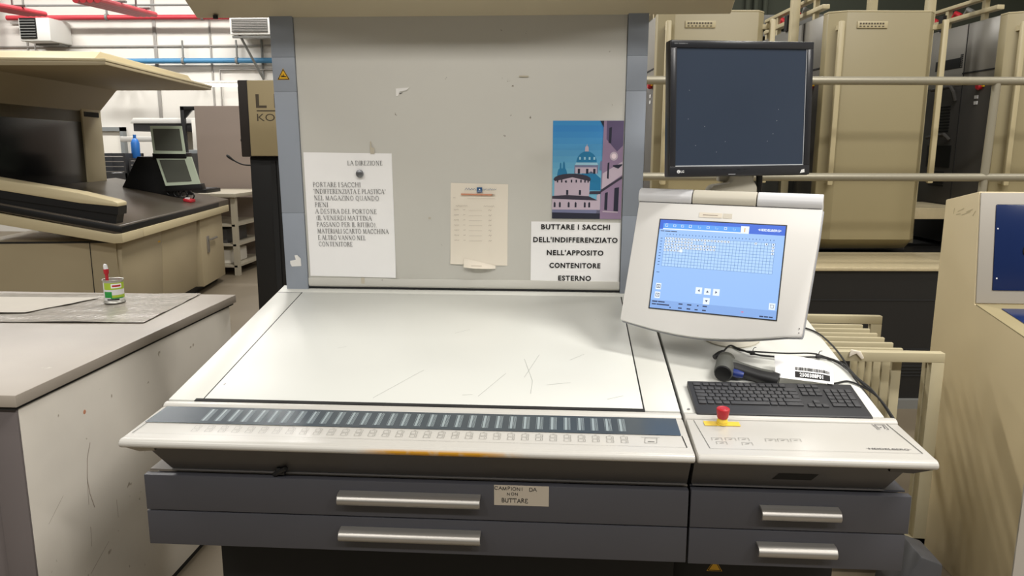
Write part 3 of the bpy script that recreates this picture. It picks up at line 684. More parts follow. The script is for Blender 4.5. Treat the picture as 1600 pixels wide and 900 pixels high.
# ------------------------------------------------------------------ papers on the back wall
def G(s): return [tuple(p) for p in s]
ARC = lambda cx, cy, rx, ry, a0, a1, n=8: [(cx + rx * math.cos(rad(a0 + (a1 - a0) * k / n)), cy + ry * math.sin(rad(a0 + (a1 - a0) * k / n))) for k in range(n + 1)]
TH, TN = 0.135, 0.06
GL = {   # width, strokes (points, weight), serifs (x, y)
 'A': (.74, [([(.02, 0), (.37, 1)], TN), ([(.35, 1), (.70, 0)], TH), ([(.15, .36), (.56, .36)], TN)], [(.04, 0), (.69, 0)]),
 'B': (.62, [([(.14, 0), (.14, 1)], TH), ([(.14, 1)] + ARC(.30, .76, .20, .24, 90, -90) + [(.14, .52)], .08), ([(.14, .52)] + ARC(.32, .26, .24, .26, 90, -90) + [(.14, 0)], .09)], [(.12, 0), (.12, 1)]),
 'C': (.74, [(ARC(.42, .5, .34, .5, 45, 180), .10), (ARC(.42, .5, .34, .5, 180, 318), .10), ([(.67, .72), (.67, .95)], TN)], []),
 'D': (.80, [([(.14, 0), (.14, 1)], TH), ([(.14, 1)] + ARC(.32, .5, .40, .5, 90, -90, 12) + [(.14, 0)], .09)], [(.12, 0), (.12, 1)]),
 'E': (.60, [([(.14, 0), (.14, 1)], TH), ([(.14, 1), (.50, 1), (.50, .86)], TN), ([(.14, .52), (.42, .52)], TN), ([(.14, 0), (.54, 0), (.55, .16)], TN)], [(.12, 0), (.12, 1)]),
 'F': (.56, [([(.14, 0), (.14, 1)], TH), ([(.14, 1), (.50, 1), (.50, .84)], TN), ([(.14, .52), (.42, .52)], TN)], [(.14, 0), (.12, 1)]),
 'G': (.80, [(ARC(.42, .5, .34, .5, 45, 180), .10), (ARC(.42, .5, .34, .5, 180, 300), .10), ([(.66, .40), (.66, .06)], TH)], [(.66, .42)]),
 'H': (.82, [([(.14, 0), (.14, 1)], TH), ([(.68, 0), (.68, 1)], TH), ([(.14, .52), (.68, .52)], TN)], [(.14, 0), (.14, 1), (.68, 0), (.68, 1)]),
 'I': (.30, [([(.15, 0), (.15, 1)], TH)], [(.15, 0), (.15, 1)]),
 'L': (.58, [([(.14, 0), (.14, 1)], TH), ([(.14, 0), (.54, 0), (.55, .18)], TN)], [(.12, 0), (.14, 1)]),
 'M': (.95, [([(.12, 0), (.17, 1)], TN), ([(.17, 1), (.46, .05)], TH), ([(.46, .05), (.77, 1)], TN), ([(.77, 1), (.82, 0)], TH)], [(.12, 0), (.82, 0)]),
 'N': (.82, [([(.14, 0), (.14, 1)], TN), ([(.12, 1), (.68, 0)], TH), ([(.68, 0), (.68, 1)], TN)], [(.14, 0), (.11, 1), (.68, 1)]),
 'O': (.84, [(ARC(.42, .5, .34, .5, 0, 360, 18), .10)], []),
 'P': (.60, [([(.14, 0), (.14, 1)], TH), ([(.14, 1)] + ARC(.30, .74, .23, .26, 90, -90) + [(.14, .48)], .08)], [(.14, 0), (.12, 1)]),
 'Q': (.84, [(ARC(.42, .5, .34, .5, 0, 360, 18), .10), ([(.44, .05), (.82, -.2)], .09)], []),
 'R': (.66, [([(.14, 0), (.14, 1)], TH), ([(.14, 1)] + ARC(.28, .76, .22, .24, 90, -90) + [(.14, .52)], .08), ([(.30, .52), (.64, 0)], .11)], [(.14, 0), (.12, 1)]),
 'S': (.54, [(ARC(.27, .76, .19, .24, 30, 270), .09), (ARC(.27, .26, .21, .26, 90, -150), .10)], []),
 'T': (.68, [([(.34, 0), (.34, 1)], TH), ([(.04, .84), (.05, 1), (.63, 1), (.64, .84)], TN)], [(.34, 0)]),
 'U': (.80, [([(.14, 1), (.14, .34)] + ARC(.40, .30, .26, .30, 180, 360) + [(.66, 1)], .09)], [(.14, 1), (.66, 1)]),
 'V': (.74, [([(.04, 1), (.38, 0)], TH), ([(.38, 0), (.70, 1)], TN)], [(.06, 1), (.69, 1)]),
 'Z': (.66, [([(.08, .86), (.08, 1), (.58, 1)], TN), ([(.58, 1), (.07, 0)], .11), ([(.07, 0), (.60, 0), (.60, .15)], TN)], []),
 '(': (.34, [(ARC(.42, .45, .28, .65, 130, 230), .08)], []), ')': (.34, [(ARC(-.08, .45, .28, .65, 50, -50), .08)], []),
 '.': (.24, [([(.10, 0), (.14, 0)], .12)], []), '"': (.30, [([(.08, 1), (.10, .78)], .07), ([(.20, 1), (.22, .78)], .07)], []), ' ': (.26, [], []),
}
def write(b, s, x, y, h, T, m, width=None, serif=True, wk=1.0, jit=0.0):
    tot = sum(GL[c][0] for c in s); k = (width / tot) if width else h
    for c in s:
        wd, st, sf = GL[c]; jx = random.uniform(-jit, jit) * h; jy = random.uniform(-jit, jit) * h
        for pts, wgt in st:
            kx = k * (0.86 if serif else 0.9)
            b.stroke([(x + p[0] * kx + jx, y + p[1] * h + jy) for p in pts], (wgt * 0.85 if serif else 0.15) * h * wk, T, m)
        if serif:
            for sx, sy in sf: b.stroke([(x + (sx - .10) * kx, y + sy * h), (x + (sx + .10) * kx, y + sy * h)], .05 * h, T, m)
        x += wd * k
def sheet(name, label, cat, mname, P, bow=0.003, curl=None, nx=10, ny=14, group=None):
    """thin sheet on the back wall through 4 corner points (wall coordinates, from lower left, anticlockwise)"""
    b = MB(mname); V = []; F = []
    def at(s, t, z=0.0):
        lo = Vector(P[0]).lerp(Vector(P[1]), s); hi = Vector(P[3]).lerp(Vector(P[2]), s); q = lo.lerp(hi, t)
        zz = 0.0010 + bow * math.sin(math.pi * s) * (1 - t) * 0.6
        if curl: zz += curl(s, t)
        return (q.x, q.y, zz + z)
    for side in (0, 1):
        for j in range(ny + 1):
            for i in range(nx + 1): V.append(at(i / nx, j / ny, 0.0 if side == 0 else -0.0005))
    n1 = (nx + 1) * (ny + 1)
    for j in range(ny):
        for i in range(nx):
            a = j * (nx + 1) + i; F.append((a, a + 1, a + nx + 2, a + nx + 1)); F.append((n1 + a, n1 + a + nx + 1, n1 + a + nx + 2, n1 + a + 1))
    b.add(V, F, 0, PAN)
    o = P[0]
    return b, at
def wall_y(z): return (z - 1.0893) / math.cos(LEAN)
# notice with a magnet
P = [(-0.533, 0.037), (-0.233, 0.034), (-0.234, 0.456), (-0.533, 0.459)]
b, at = sheet('paper_notice', '', '', 'paper', P, 0.002, lambda s, t: 0.006 * max(0, s - 0.85) / 0.15 * max(0, 0.12 - t) / 0.12)
NT = PAN @ Matrix.Translation((0, 0, 0.0042))
write(b, 'LA DIREZIONE', -0.384, 0.417, 0.0145, NT, 'ink_grey', 0.120)
y0 = 0.3445
for s, xo, wdt in (('PORTARE I SACCHI', -0.506, 0.164), ('"INDIFFERENZIATA E PLASTICA"', -0.506, 0.249), ('NEL MAGAZINO QUANDO', -0.504, 0.224), ('PIENI', -0.503, 0.046), ('A DESTRA DEL PORTONE', -0.502, 0.212), ('(IL VENERDI MATTINA', -0.501, 0.193), ('PASSANO PER IL RITIRO).', -0.500, 0.208), ('MATERIALI SCARTO MACCHINA', -0.499, 0.247), ('E ALTRO VANNO NEL', -0.498, 0.166), ('CONTENITORE', -0.497, 0.119)):
    write(b, s, xo, y0, 0.0150, NT, 'ink_grey', wdt); y0 -= 0.0225
solo(b, 'paper_notice', 'large white paper notice headed LA DIREZIONE, left on the grey back wall', 'paper', PAN @ Vector((-0.38, 0.25, 0.001)))
b = MB('magnet_grey'); b.lathe([(0.0125, 0), (0.0130, 0.004), (0.0115, 0.009), (0.006, 0.0115), (0.001, 0.012)], 24, 0, PAN @ Matrix.Translation((-0.343, 0.389, 0.0045)))
solo(b, 'round_magnet', 'small grey round magnet pinning the notice under LA DIREZIONE', 'magnet', PAN @ Vector((-0.343, 0.389, 0.0045)))
# handwritten list
P = [(-0.044, 0.085), (0.151, 0.081), (0.154, 0.356), (-0.038, 0.360)]
b, at = sheet('l', '', '', 'paper_cream', P, 0.004, lambda s, t: 0.004 * max(0, 0.10 - t) / 0.10 * (1 - s))
NT = PAN @ Matrix.Translation((0, 0, 0.0062))
def scribble(x, y, l, h, wd, m):
    n = max(3, int(l / h * 1.8)); b.stroke([(x + l * k / n, y + (h * random.uniform(0.25, 0.55) if k % 2 else -h * random.uniform(0.1, 0.5))) for k in range(n + 1)], wd, NT, m)
scribble(0.010, 0.3395, 0.036, 0.008, 0.0010, 'ink_blue'); scribble(0.070, 0.3395, 0.045, 0.006, 0.0010, 'ink_blue')
b.poly([(0.0500, 0.329, 0.0065), (0.0680, 0.329, 0.0065), (0.0680, 0.346, 0.0065), (0.0500, 0.346, 0.0065)], 'ink_blue', PAN)
b.poly([(0.056, 0.337, 0.0068), (0.062, 0.337, 0.0068), (0.059, 0.342, 0.0068)], 'paper', PAN); b.stroke([(0.053, 0.3335), (0.065, 0.3335)], 0.0015, NT, 'paper', 0.0008)
b.stroke([(-0.002, 0.3225), (0.100, 0.3215)], 0.0052, NT, 'wood_pencil'); b.add([(0.100, 0.3190, 0), (0.113, 0.3212, 0), (0.100, 0.3242, 0)], [(0, 1, 2)], 'pencil', NT)
b.stroke([(0.018, 0.3090), (0.110, 0.3080)], 0.0006, NT, 'pencil'); b.stroke([(-0.03, 0.311), (-0.022, 0.311)], 0.0008, NT, 'pencil')
scribble(-0.022, 0.284, 0.040, 0.005, 0.0007, 'pencil'); scribble(0.072, 0.283, 0.036, 0.006, 0.0007, 'pencil')
for k in range(7):
    y = 0.271 - 0.0172 * k
    scribble(-0.028, y, 0.016, 0.004, 0.0007, 'pencil'); scribble(0.003, y, 0.007, 0.004, 0.0007, 'pencil'); b.stroke([(0.022, y - 0.002), (0.066, y - 0.002)], 0.0006, NT, 'pencil'); scribble(0.088, y - 0.001, 0.010, 0.005, 0.0008, 'pencil')
solo(b, 'paper_list', 'small cream handwritten list with a printed pencil, taped mid back wall', 'paper', PAN @ Vector((0.05, 0.22, 0.001)))
# curled slip under the list
b = MB('paper_cream'); V = []; F = []
for side in (0, 1):
    for j in range(5):
        for i in range(11):
            s = i / 10; t = j / 4; x = 0.003 + 0.108 * s; y = 0.074 + 0.030 * t * (1 - 0.65 * s) + 0.002 * (1 - s) - 0.003 * s
            V.append((x, y, 0.0062 + (0.018 * (1 - t) ** 1.3 * math.sin(math.pi * (0.15 + 0.85 * s)) ) - 0.0005 * side))
for j in range(4):
    for i in range(10):
        a = j * 11 + i; F += [(a, a + 1, a + 12, a + 11), (55 + a, 55 + a + 11, 55 + a + 12, 55 + a + 1)]
b.add(V, F, 0, PAN)
b.stroke([(0.03, 0.0825), (0.065, 0.0822)], 0.001, PAN @ Matrix.Translation((0, 0, 0.018)), 'pencil')
solo(b, 'paper_slip', 'curled cream slip stuck along the bottom edge of the handwritten list', 'paper', PAN @ Vector((0.057, 0.08, 0.004)))
# poster
PX0, PX1, PY0, PY1 = 0.3005, 0.5290, 0.2435, 0.5625
b = MB('p_sky')
NT = PAN @ Matrix.Translation((PX0, PY0, 0.0012)); PWd, PHt = PX1 - PX0, PY1 - PY0
def pp(pts, m, lay):
    b.add([((x - 22) / 588.0 * PWd, (858 - y) / 806.0 * PHt, 0.00018 * lay) for x, y in pts], [tuple(range(len(pts)))], m, NT)
b.box((0, 0, -0.0008), (PWd, PHt, 0.0), T=NT)
for k in range(9):
    t = k / 8.0; mat('p_sky_%d' % k, tuple(int(a + (c - a) * t) for a, c in zip((58, 138, 204), (120, 186, 214))), 0.4)
    pp([(22, 858), (610, 858), (610, 90 + 50 * k), (22, 90 + 50 * k)], 'p_sky_%d' % k, 1 + 0.1 * k)
pp([(60, 500), (150, 500), (140, 455), (130, 440), (125, 395), (118, 380), (110, 395), (108, 440), (98, 440), (96, 400), (90, 390), (84, 400), (82, 440), (70, 450)], 'p_dome', 2)
pp([(330, 620), (430, 620), (430, 520), (350, 455), (280, 470), (260, 500), (330, 500)], 'p_dome', 2)
pp([(205, 480), (405, 480), (408, 410), (208, 410)], 'p_shade', 3); pp([(215, 480), (395, 480), (395, 430), (215, 430)], 'p_stone', 4)
for x in (235, 305, 365): pp([(x, 482), (x + 20, 482), (x + 20, 442), (x, 442)], 'p_dark', 5)
pp([(222, 392)] + [(308 + 86 * math.cos(rad(a)), 392 - 92 * math.sin(rad(a))) for a in range(170, 0, -10)] + [(394, 392)], 'p_dome', 4)
for x in (245, 285, 325, 365): pp([(x, 368), (x + 15, 368), (x + 15, 345), (x, 345)], 'p_lit', 5)
pp([(212, 412), (404, 412), (396, 390), (220, 390)], 'p_lit', 5)
pp([(292, 300), (324, 300), (322, 262), (312, 256), (309, 238), (305, 256), (295, 262)], 'p_stone', 5)
pp([(275, 545), (425, 545), (425, 520), (350, 462), (290, 490)], 'p_dome', 4)
pp([(38, 672), (335, 672), (340, 530)] + [(190 + 150 * math.cos(rad(a)), 530 - 30 * math.sin(rad(a))) for a in range(0, 181, 20)], 'p_stone', 6)
pp([(30, 530)] + [(190 + 158 * math.cos(rad(a)), 528 - 46 * math.sin(rad(a))) for a in range(180, -1, -20)] + [(340, 545), (190, 512), (45, 545)], 'p_roof', 7)
for x in (60, 95, 178, 218, 258, 292, 318): pp([(x, 556), (x + 12, 556), (x + 12, 532), (x, 532)], 'p_dark', 8)
pp([(140, 548)] + [(138 + 10 * math.cos(rad(a)), 548 + 10 * math.sin(rad(a))) for a in range(0, 360, 30)], 'p_dark', 8)
for x in (140, 248): pp([(x, 658), (x + 18, 658), (x + 18, 618), (x, 618)], 'p_dark', 8)
pp([(22, 810), (400, 810), (400, 700), (22, 690)], 'p_stone', 7)
pp([(22, 692), (410, 704), (330, 668), (150, 660), (22, 668)], 'p_roof', 8)
for x in (35, 80, 155, 214, 292, 330): pp([(x, 762), (x + 16, 762), (x + 16, 725), (x + 8, 716), (x, 725)], 'p_dark', 8)
pp([(22, 810), (440, 812), (440, 782), (22, 782)], 'p_shade', 8)
pp([(22, 858), (610, 858), (430, 812), (22, 806)], 'p_dark', 9)
pp([(400, 812), (430, 812), (430, 640), (400, 660)], 'p_stone', 8)
pp([(335, 650), (432, 650), (432, 625), (340, 628)], 'p_roof', 9)
pp([(430, 858), (610, 858), (610, 52), (445, 52), (440, 300)], 'p_house', 10)
pp([(470, 52), (610, 52), (610, 250), (560, 300), (470, 200)], 'p_house_dk', 11)
pp([(430, 640), (610, 520), (610, 500), (432, 615)], 'p_roof', 12)
pp([(440, 610), (610, 490), (610, 380), (445, 480)], 'p_stone', 11)
for (x, y0_, y1_, w2) in ((482, 520, 395, 14), (488, 230, 110, 22), (466, 780, 640, 24), (545, 790, 600, 38)): pp([(x, y0_), (x + w2, y0_ + 4), (x + w2 + 3, y1_ - 8), (x + 3, y1_)], 'p_dark', 13)
pp([(452, 800), (582, 806), (582, 796), (452, 790)], 'p_stone', 13)
pp([(535 + 34 * math.cos(rad(a)), 338 + 36 * math.sin(rad(a))) for a in range(0, 360, 24)], 'p_stone', 13)
pp([(535 + 20 * math.cos(rad(a)), 338 + 22 * math.sin(rad(a))) for a in range(0, 360, 24)], 'p_glow', 14)
pp([(530, 412), (608, 402), (608, 410), (575, 440), (530, 422)], 'p_dark', 13)
pp([(415, 52), (446, 52), (446, 105)], 'p_dark', 13); pp([(418, 450), (440, 450), (440, 380), (424, 380)], 'p_shade', 12)
solo(b, 'photo_poster', 'colour photo print of a blue-domed church taped up at the upper right', 'poster', PAN @ Vector((0.415, 0.40, 0.001)))
# bold notice
P = [(0.2300, 0.0315), (0.5290, 0.0290), (0.5290, 0.2310), (0.2310, 0.2330)]
b, at = sheet('s', '', '', 'paper', P, 0.001)
NT = PAN @ Matrix.Translation((0, 0, 0.0026))
for k, (s, wdt) in enumerate((('BUTTARE I SACCHI', 0.229), ("DELL'INDIFFERENZIATO", 0.282), ("NELL'APPOSITO", 0.190), ('CONTENITORE', 0.172), ('ESTERNO', 0.111))):
    b.text(s, 0.0235, NT @ Matrix.Translation((0.3795, 0.2075 - 0.0437 * k, 0)), 'ink_black', 'c', 0.034, 1.15, width=wdt)
solo(b, 'paper_notice', 'white paper notice in bold capitals BUTTARE I SACCHI below the church photo', 'paper', PAN @ Vector((0.38, 0.13, 0.001)))
# white tape scraps
b = MB('tape_white'); V = [(-0.205, 0.662, .002), (-0.160, 0.664, .002), (-0.180, 0.652, .003), (-0.198, 0.648, .002), (-0.205, 0.636, .002)]
V = [(-0.213, 0.665, .0012), (-0.168, 0.668, .0012), (-0.178, 0.659, .004), (-0.200, 0.655, .0012), (-0.207, 0.641, .0012), (-0.213, 0.641, .0012)]
b.add(V + [(v[0], v[1], v[2] - 0.0006) for v in V], [tuple(range(6)), tuple(range(11, 5, -1))] + [(i, i + 6, (i + 1) % 6 + 6, (i + 1) % 6) for i in range(6)], 0, PAN)
b.poly([(-0.203, 0.650, 0.0022), (-0.190, 0.653, 0.0022), (-0.198, 0.647, 0.0022)], 'ink_grey', PAN)
solo(b, 'paper_scrap', 'torn white paper corner left on the upper back wall', 'paper scrap', PAN @ Vector((-0.19, 0.655, 0.001)))
b = MB('tape_white'); V = [(-0.600, 0.080, .0070), (-0.595, 0.070, .0070), (-0.562, 0.072, .0070), (-0.562, 0.098, .0070), (-0.572, 0.112, .0130), (-0.582, 0.110, .0110), (-0.580, 0.094, .0070), (-0.600, 0.090, .0070)]
b.add(V + [(v[0], v[1], v[2] - 0.0006) for v in V], [tuple(range(8)), tuple(range(15, 7, -1))] + [(i, i + 8, (i + 1) % 8 + 8, (i + 1) % 8) for i in range(8)], 0, PAN)
solo(b, 'paper_scrap', 'crumpled white tape scrap low on the grey left post', 'paper scrap', PAN @ Vector((-0.58, 0.09, 0.006)))
# label on the drawer
DT = Matrix.Translation((0.187, -0.1504, 0.7685)) @ rotm(rad(90))
b = MB('paper_old'); b.box((0, 0, 0), (0.124, 0.0485, 0.0006), T=DT)
DI = DT @ Matrix.Translation((0, 0, 0.001))
write(b, 'CAMPIONI', 0.001, 0.0370, 0.0075, DI, 'ink_black', 0.064, False, 1.1, 0.10); write(b, 'DA', 0.078, 0.0360, 0.0080, DI, 'ink_black', 0.020, False, 1.1, 0.10)
write(b, 'NON', 0.029, 0.0245, 0.0062, DI, 'ink_black', 0.026, False, 1.2, 0.10); write(b, 'BUTTARE', 0.016, 0.0070, 0.0095, DI, 'ink_black', 0.062, False, 1.05, 0.08)
solo(b, 'paper_label', 'aged paper label handwritten CAMPIONI DA NON BUTTARE on the top drawer', 'label', (0.25, -0.1504, 0.79))

# ------------------------------------------------------------------ keyboard
KT = DESK @ Matrix.Translation((0.8575, 0.0535, 0.0))
kb = thing('keyboard', 'black full-size computer keyboard lying on the white side unit', 'keyboard', KT @ Vector((0, 0, 0)), Matrix.Rotation(TILT, 4, 'X'))
b = MB('kb_base'); b.prism([(-0.077, 0.0), (-0.077, 0.008), (-0.074, 0.0095), (0.074, 0.0165), (0.077, 0.015), (0.077, 0.0)], 'x', -0.202, 0.202, bev=0.0015); part(b, 'case', kb, local=True)
unit = 0.0168; kslope = math.atan2(0.007, 0.148); cache = {}; nkeys = 0
def key(x, y, wu=1.0, du=1.0):
    global nkeys
    k = (wu, du); T = Matrix.Translation((x, y, 0.0130 + y * math.tan(kslope))) @ Matrix.Rotation(kslope, 4, 'X')
    if k not in cache:
        b = MB('kb_key'); wx = unit * wu - 0.0026; wy = 0.0162 * du - 0.0026
        b.prism([(-wx / 2, -wy / 2), (wx / 2, -wy / 2), (wx / 2, wy / 2), (-wx / 2, wy / 2)], 'z', 0.0, 0.0032, bev=0.0008)
        o = part(b, 'key', kb, local=True); cache[k] = o; o.matrix_local = T
    else: copy_part(cache[k], kb, T=T)
    nkeys += 1
rows = [  # (y, [(width units, gap before)])
 (0.058, [(1.2, 0)] + [(0.97, 0.25 if i in (0, 4, 8) else 0) for i in range(12)]),
 (0.038, [(1, 0)] * 13 + [(1.85, 0)]),
 (0.0215, [(1.5, 0)] + [(1, 0)] * 12 + [(1.35, 0)]),
 (0.005, [(1.75, 0)] + [(1, 0)] * 12 + [(1.1, 0)]),
 (-0.0115, [(1.25, 0)] + [(1, 0)] * 11 + [(2.6, 0)]),
 (-0.028, [(1.25, 0), (1.1, 0), (1.1, 0), (1.1, 0), (5.6, 0), (1.1, 0), (1.1, 0), (2.5, 0)]),
]
for y, ks in rows:
    x = -0.192
    for wu, gap in ks:
        x += gap * unit; key(x + wu * unit / 2, y, wu); x += wu * unit
nx = 0.0655
for y, cols in ((0.058, (0, 1, 2)), (0.038, (0, 1, 2)), (0.0215, (0, 1, 2)), (-0.0155, (1,)), (-0.032, (0, 1, 2))):
    for c in cols: key(nx + (c + 0.5) * unit, y)
nx = 0.124
for y, cols in ((0.038, (0, 1, 2, 3)), (0.0215, (0, 1, 2)), (0.005, (0, 1, 2)), (-0.0115, (0, 1, 2))):
    for c in cols: key(nx + (c + 0.5) * unit, y)
key(nx + unit, -0.028, 2.0); key(nx + 2.5 * unit, -0.028); key(nx + 3.5 * unit, 0.01325, 1.0, 2.0); key(nx + 3.5 * unit, -0.01975, 1.0, 2.0)

# ------------------------------------------------------------------ barcode scanner
sc = thing('barcode_scanner', 'grey handheld barcode scanner lying on its side behind the keyboard', 'barcode scanner', (0.78, 0.19, dz(0.19)))
def dk(x, y, h=0.0):
    n = Vector((0, -math.sin(TILT), math.cos(TILT))); return Vector((x, y, dz(y))) + n * h
ax0 = dk(0.750, 0.158, 0.024); ax1 = dk(0.765, 0.200, 0.027); ax2 = dk(0.772, 0.232, 0.026); ax3 = dk(0.768, 0.262, 0.022)
b = MB('scan_grey'); b.tube([ax0, dk(0.753, 0.166, .024), ax1, ax2, dk(0.772, 0.252, .024), ax3], [0.0225, 0.0245, 0.0255, 0.0240, 0.017, 0.008], 20); part(b, 'head', sc)
b = MB('black'); d = (ax0 - ax1).normalized(); b.tube([ax0 - d * 0.004, ax0 + d * 0.003], [0.0215, 0.0205], 24); part(b, 'scan_window', sc, label='round black scan window')
b = MB('scan_dark')
hp = [dk(0.772, 0.198, .026), dk(0.795, 0.186, .023), dk(0.82, 0.174, .020), dk(0.845, 0.160, .018), dk(0.872, 0.147, .017), dk(0.886, 0.140, .016)]
b.tube(hp, [0.020, 0.0185, 0.0178, 0.0178, 0.0195, 0.0185], 18); part(b, 'handle', sc)
b = MB('scan_grey'); b.tube([p + Vector((0.0, 0.003, 0.0045)) for p in hp[:-1]], [0.019, 0.0158, 0.0150, 0.0150, 0.0165], 16); part(b, 'handle_back', sc)
b = MB('scan_blue'); b.tube([dk(0.774, 0.170, .023), dk(0.786, 0.163, .022), dk(0.802, 0.158, .020)], [0.0095, 0.0110, 0.008], 14); part(b, 'trigger', sc, label='dark blue trigger')
b = MB('scan_dark'); b.tube([dk(0.748, 0.262, .020), dk(0.762, 0.272, .024), dk(0.775, 0.285, .026)], [0.007, 0.0085, 0.006], 12); part(b, 'cable_boot', sc)
def smooth(pts, n=6):
    P = [Vector(p) for p in pts]; out = []
    for i in range(len(P) - 1):
        a, bq, c, dd = P[max(i - 1, 0)], P[i], P[i + 1], P[min(i + 2, len(P) - 1)]
        for k in range(n):
            t = k / n; out.append(0.5 * ((2 * bq) + (c - a) * t + (2 * a - 5 * bq + 4 * c - dd) * t * t + (3 * bq - a - 3 * c + dd) * t ** 3))
    out.append(P[-1]); return out
b = MB('cable_black'); b.tube(smooth([dk(0.775, 0.285, .026), dk(0.800, 0.318, .030), dk(0.825, 0.326, .018), dk(0.869, 0.312, .008), dk(0.912, 0.300, .008), dk(0.97, 0.296, .008), dk(1.034, 0.306, .006), dk(1.072, 0.288, .005), dk(1.090, 0.235, .005), dk(1.100, 0.150, .005), dk(1.112, 0.09, .004), Vector((1.125, 0.02, 0.93)), Vector((1.128, -0.005, 0.90))]), 0.0026, 8)
for p in (dk(0.862, 0.314, .010), dk(1.037, 0.304, .008)):
    b.tube([p + Vector((-0.006, 0, 0)), p + Vector((0.006, 0, 0))], 0.0055, 8); b.tube(smooth([p, p + Vector((0.004, 0.006, 0.012)), p + Vector((0.010, 0.002, 0.016))]), 0.001, 6)
part(b, 'cable', sc)
b = MB('cable_black'); b.tube(smooth([dk(0.800, 0.43, .004), dk(0.815, 0.385, .004), dk(0.835, 0.345, .004), dk(0.871, 0.316, .014), dk(0.95, 0.309, .014), dk(1.02, 0.314, .013), dk(1.058, 0.312, .004), dk(1.086, 0.252, .012), dk(1.094, 0.172, .012), dk(1.106, 0.10, .012), Vector((1.132, 0.03, 0.93)), Vector((1.134, 0.0, 0.90))]), 0.0022, 8)
solo(b, 'monitor_cable', 'thin black cable from under the touch terminal tied to the scanner cable', 'cable', dk(0.9, 0.31))
b = MB('cable_black'); b.tube(smooth([dk(1.010, 0.142, .007), dk(1.04, 0.158, .004), dk(1.070, 0.168, .004), dk(1.098, 0.135, .004), dk(1.113, 0.075, .004), Vector((1.120, 0.0, 0.935)), Vector((1.122, -0.012, 0.90))]), 0.0026, 8)
solo(b, 'keyboard_cable', 'black cable curving off the keyboard over the unit edge', 'cable', dk(1.06, 0.14))
b = MB('cable_black'); b.tube(smooth([dk(1.045, 0.53, .004), dk(1.085, 0.485, .004), dk(1.100, 0.42, .004), dk(1.103, 0.32, .004), Vector((1.118, 0.24, 0.96)), Vector((1.120, 0.12, 0.93)), Vector((1.122, 0.06, 0.88))]), 0.0026, 8)
solo(b, 'power_cable', 'black cable running down the right edge of the side unit behind the paper', 'cable', dk(1.09, 0.45))
# barcode paper
b = MB('paper'); V = []; F = []
q00, q10, q11, q01 = dk(0.880, 0.148, .022), dk(1.014, 0.116, .0215), dk(1.040, 0.214, .030), dk(0.902, 0.252, .036)
def pq(s, t, off=0.0):
    lo = q00.lerp(q10, s); hi = q01.lerp(q11, s); p = lo.lerp(hi, t)
    hgt = 0.010 * math.sin(math.pi * t) * (0.4 + 0.6 * s) + 0.006 * math.sin(math.pi * s) * t - 0.010 * max(0, s - 0.85) / 0.15 * t
    return p + Vector((0, -math.sin(TILT), math.cos(TILT))) * (hgt + off)
for side in (0, 1):
    for j in range(9):
        for i in range(13): V.append(pq(i / 12, j / 8, -0.0005 * side))
for j in range(8):
    for i in range(12):
        a = j * 13 + i; F += [(a, a + 1, a + 14, a + 13), (117 + a, 117 + a + 13, 117 + a + 14, 117 + a + 1)]
b.add(V, F)
xs = 0.34
rb = random.Random(3)
while xs < 0.93:
    wd = rb.choice((0.006, 0.009, 0.014)); 
    b.add([pq(xs, 0.31, .0008), pq(xs + wd, 0.31, .0008), pq(xs + wd, 0.37, .0009), pq(xs + wd, 0.43, .0008), pq(xs, 0.43, .0008), pq(xs, 0.37, .0009)], [(0, 1, 2, 5), (5, 2, 3, 4)], 'ink_black'); xs += wd + rb.choice((0.005, 0.006, 0.009))
for k in range(8):
    s0, s1 = 0.34 + 0.075 * k, 0.34 + 0.075 * (k + 1)
    b.add([pq(s0, 0.07, .0008), pq(s1, 0.07, .0008), pq(s1, 0.17, .0008), pq(s1, 0.265, .0008), pq(s0, 0.265, .0008), pq(s0, 0.17, .0008)], [(0, 1, 2, 5), (5, 2, 3, 4)], 'ink_black')
vs, fs = text_geo('2500388P01', 0.03, 1.1)
x0 = min(v[0] for v in vs); x1 = max(v[0] for v in vs)
b.add([pq(0.42 + 0.40 * (v[0] - x0) / (x1 - x0), 0.105 + 0.12 * v[1] / 0.73, .0016) for v in vs], fs, 'paper')
solo(b, 'barcode_paper', 'white slip printed with a barcode propped over the scanner handle', 'paper', dk(0.95, 0.18, 0.01))

# ================================================================== WORKBENCH (left)
wb = thing('workbench', 'low white workbench with grey worktop in the left foreground', 'workbench', (-1.7, 0.7, 0))
b = MB('bench_top'); b.box((-2.6, 0.004, 0.914), (-1.042, 1.335, 0.9465), 0.003); b.box((-2.6, 0.012, 0.905), (-1.052, 1.325, 0.914), m='seam'); part(b, 'worktop', wb)
b = MB('bench_side'); b.box((-1.10, 0.03, 0.035), (-1.058, 1.30, 0.905), 0.002); BT = Matrix.Translation((-1.0576, 0, 0)) @ rotm(0, 0, rad(90)) @ rotm(rad(90))
for pts, wd in (([(0.30, 0.70), (0.28, 0.66), (0.27, 0.60), (0.275, 0.55), (0.29, 0.50)], 0.004), ([(0.27, 0.60), (0.265, 0.52)], 0.002), ([(0.262, 0.45), (0.258, 0.39)], 0.0025), ([(0.40, 0.47), (0.40, 0.41)], 0.0025), ([(0.09, 0.55), (0.16, 0.60)], 0.0015), ([(0.24, 0.31), (0.34, 0.36)], 0.002)):
    b.stroke(pts, wd * 0.7, BT, 'pencil')
b.lathe([(0.007, 0.0), (0.006, 0.0002)], 7, 'wood_pencil', BT @ Matrix.Translation((0.29, 0.80, 0)))
part(b, 'end_panel', wb)
b = MB('bench_front'); b.box((-2.55, 0.026, 0.035), (-1.10, 0.06, 0.905), 0.002); b.box((-1.135, 0.022, 0.035), (-1.0585, 0.0295, 0.905), 0.001); part(b, 'front_panel', wb)
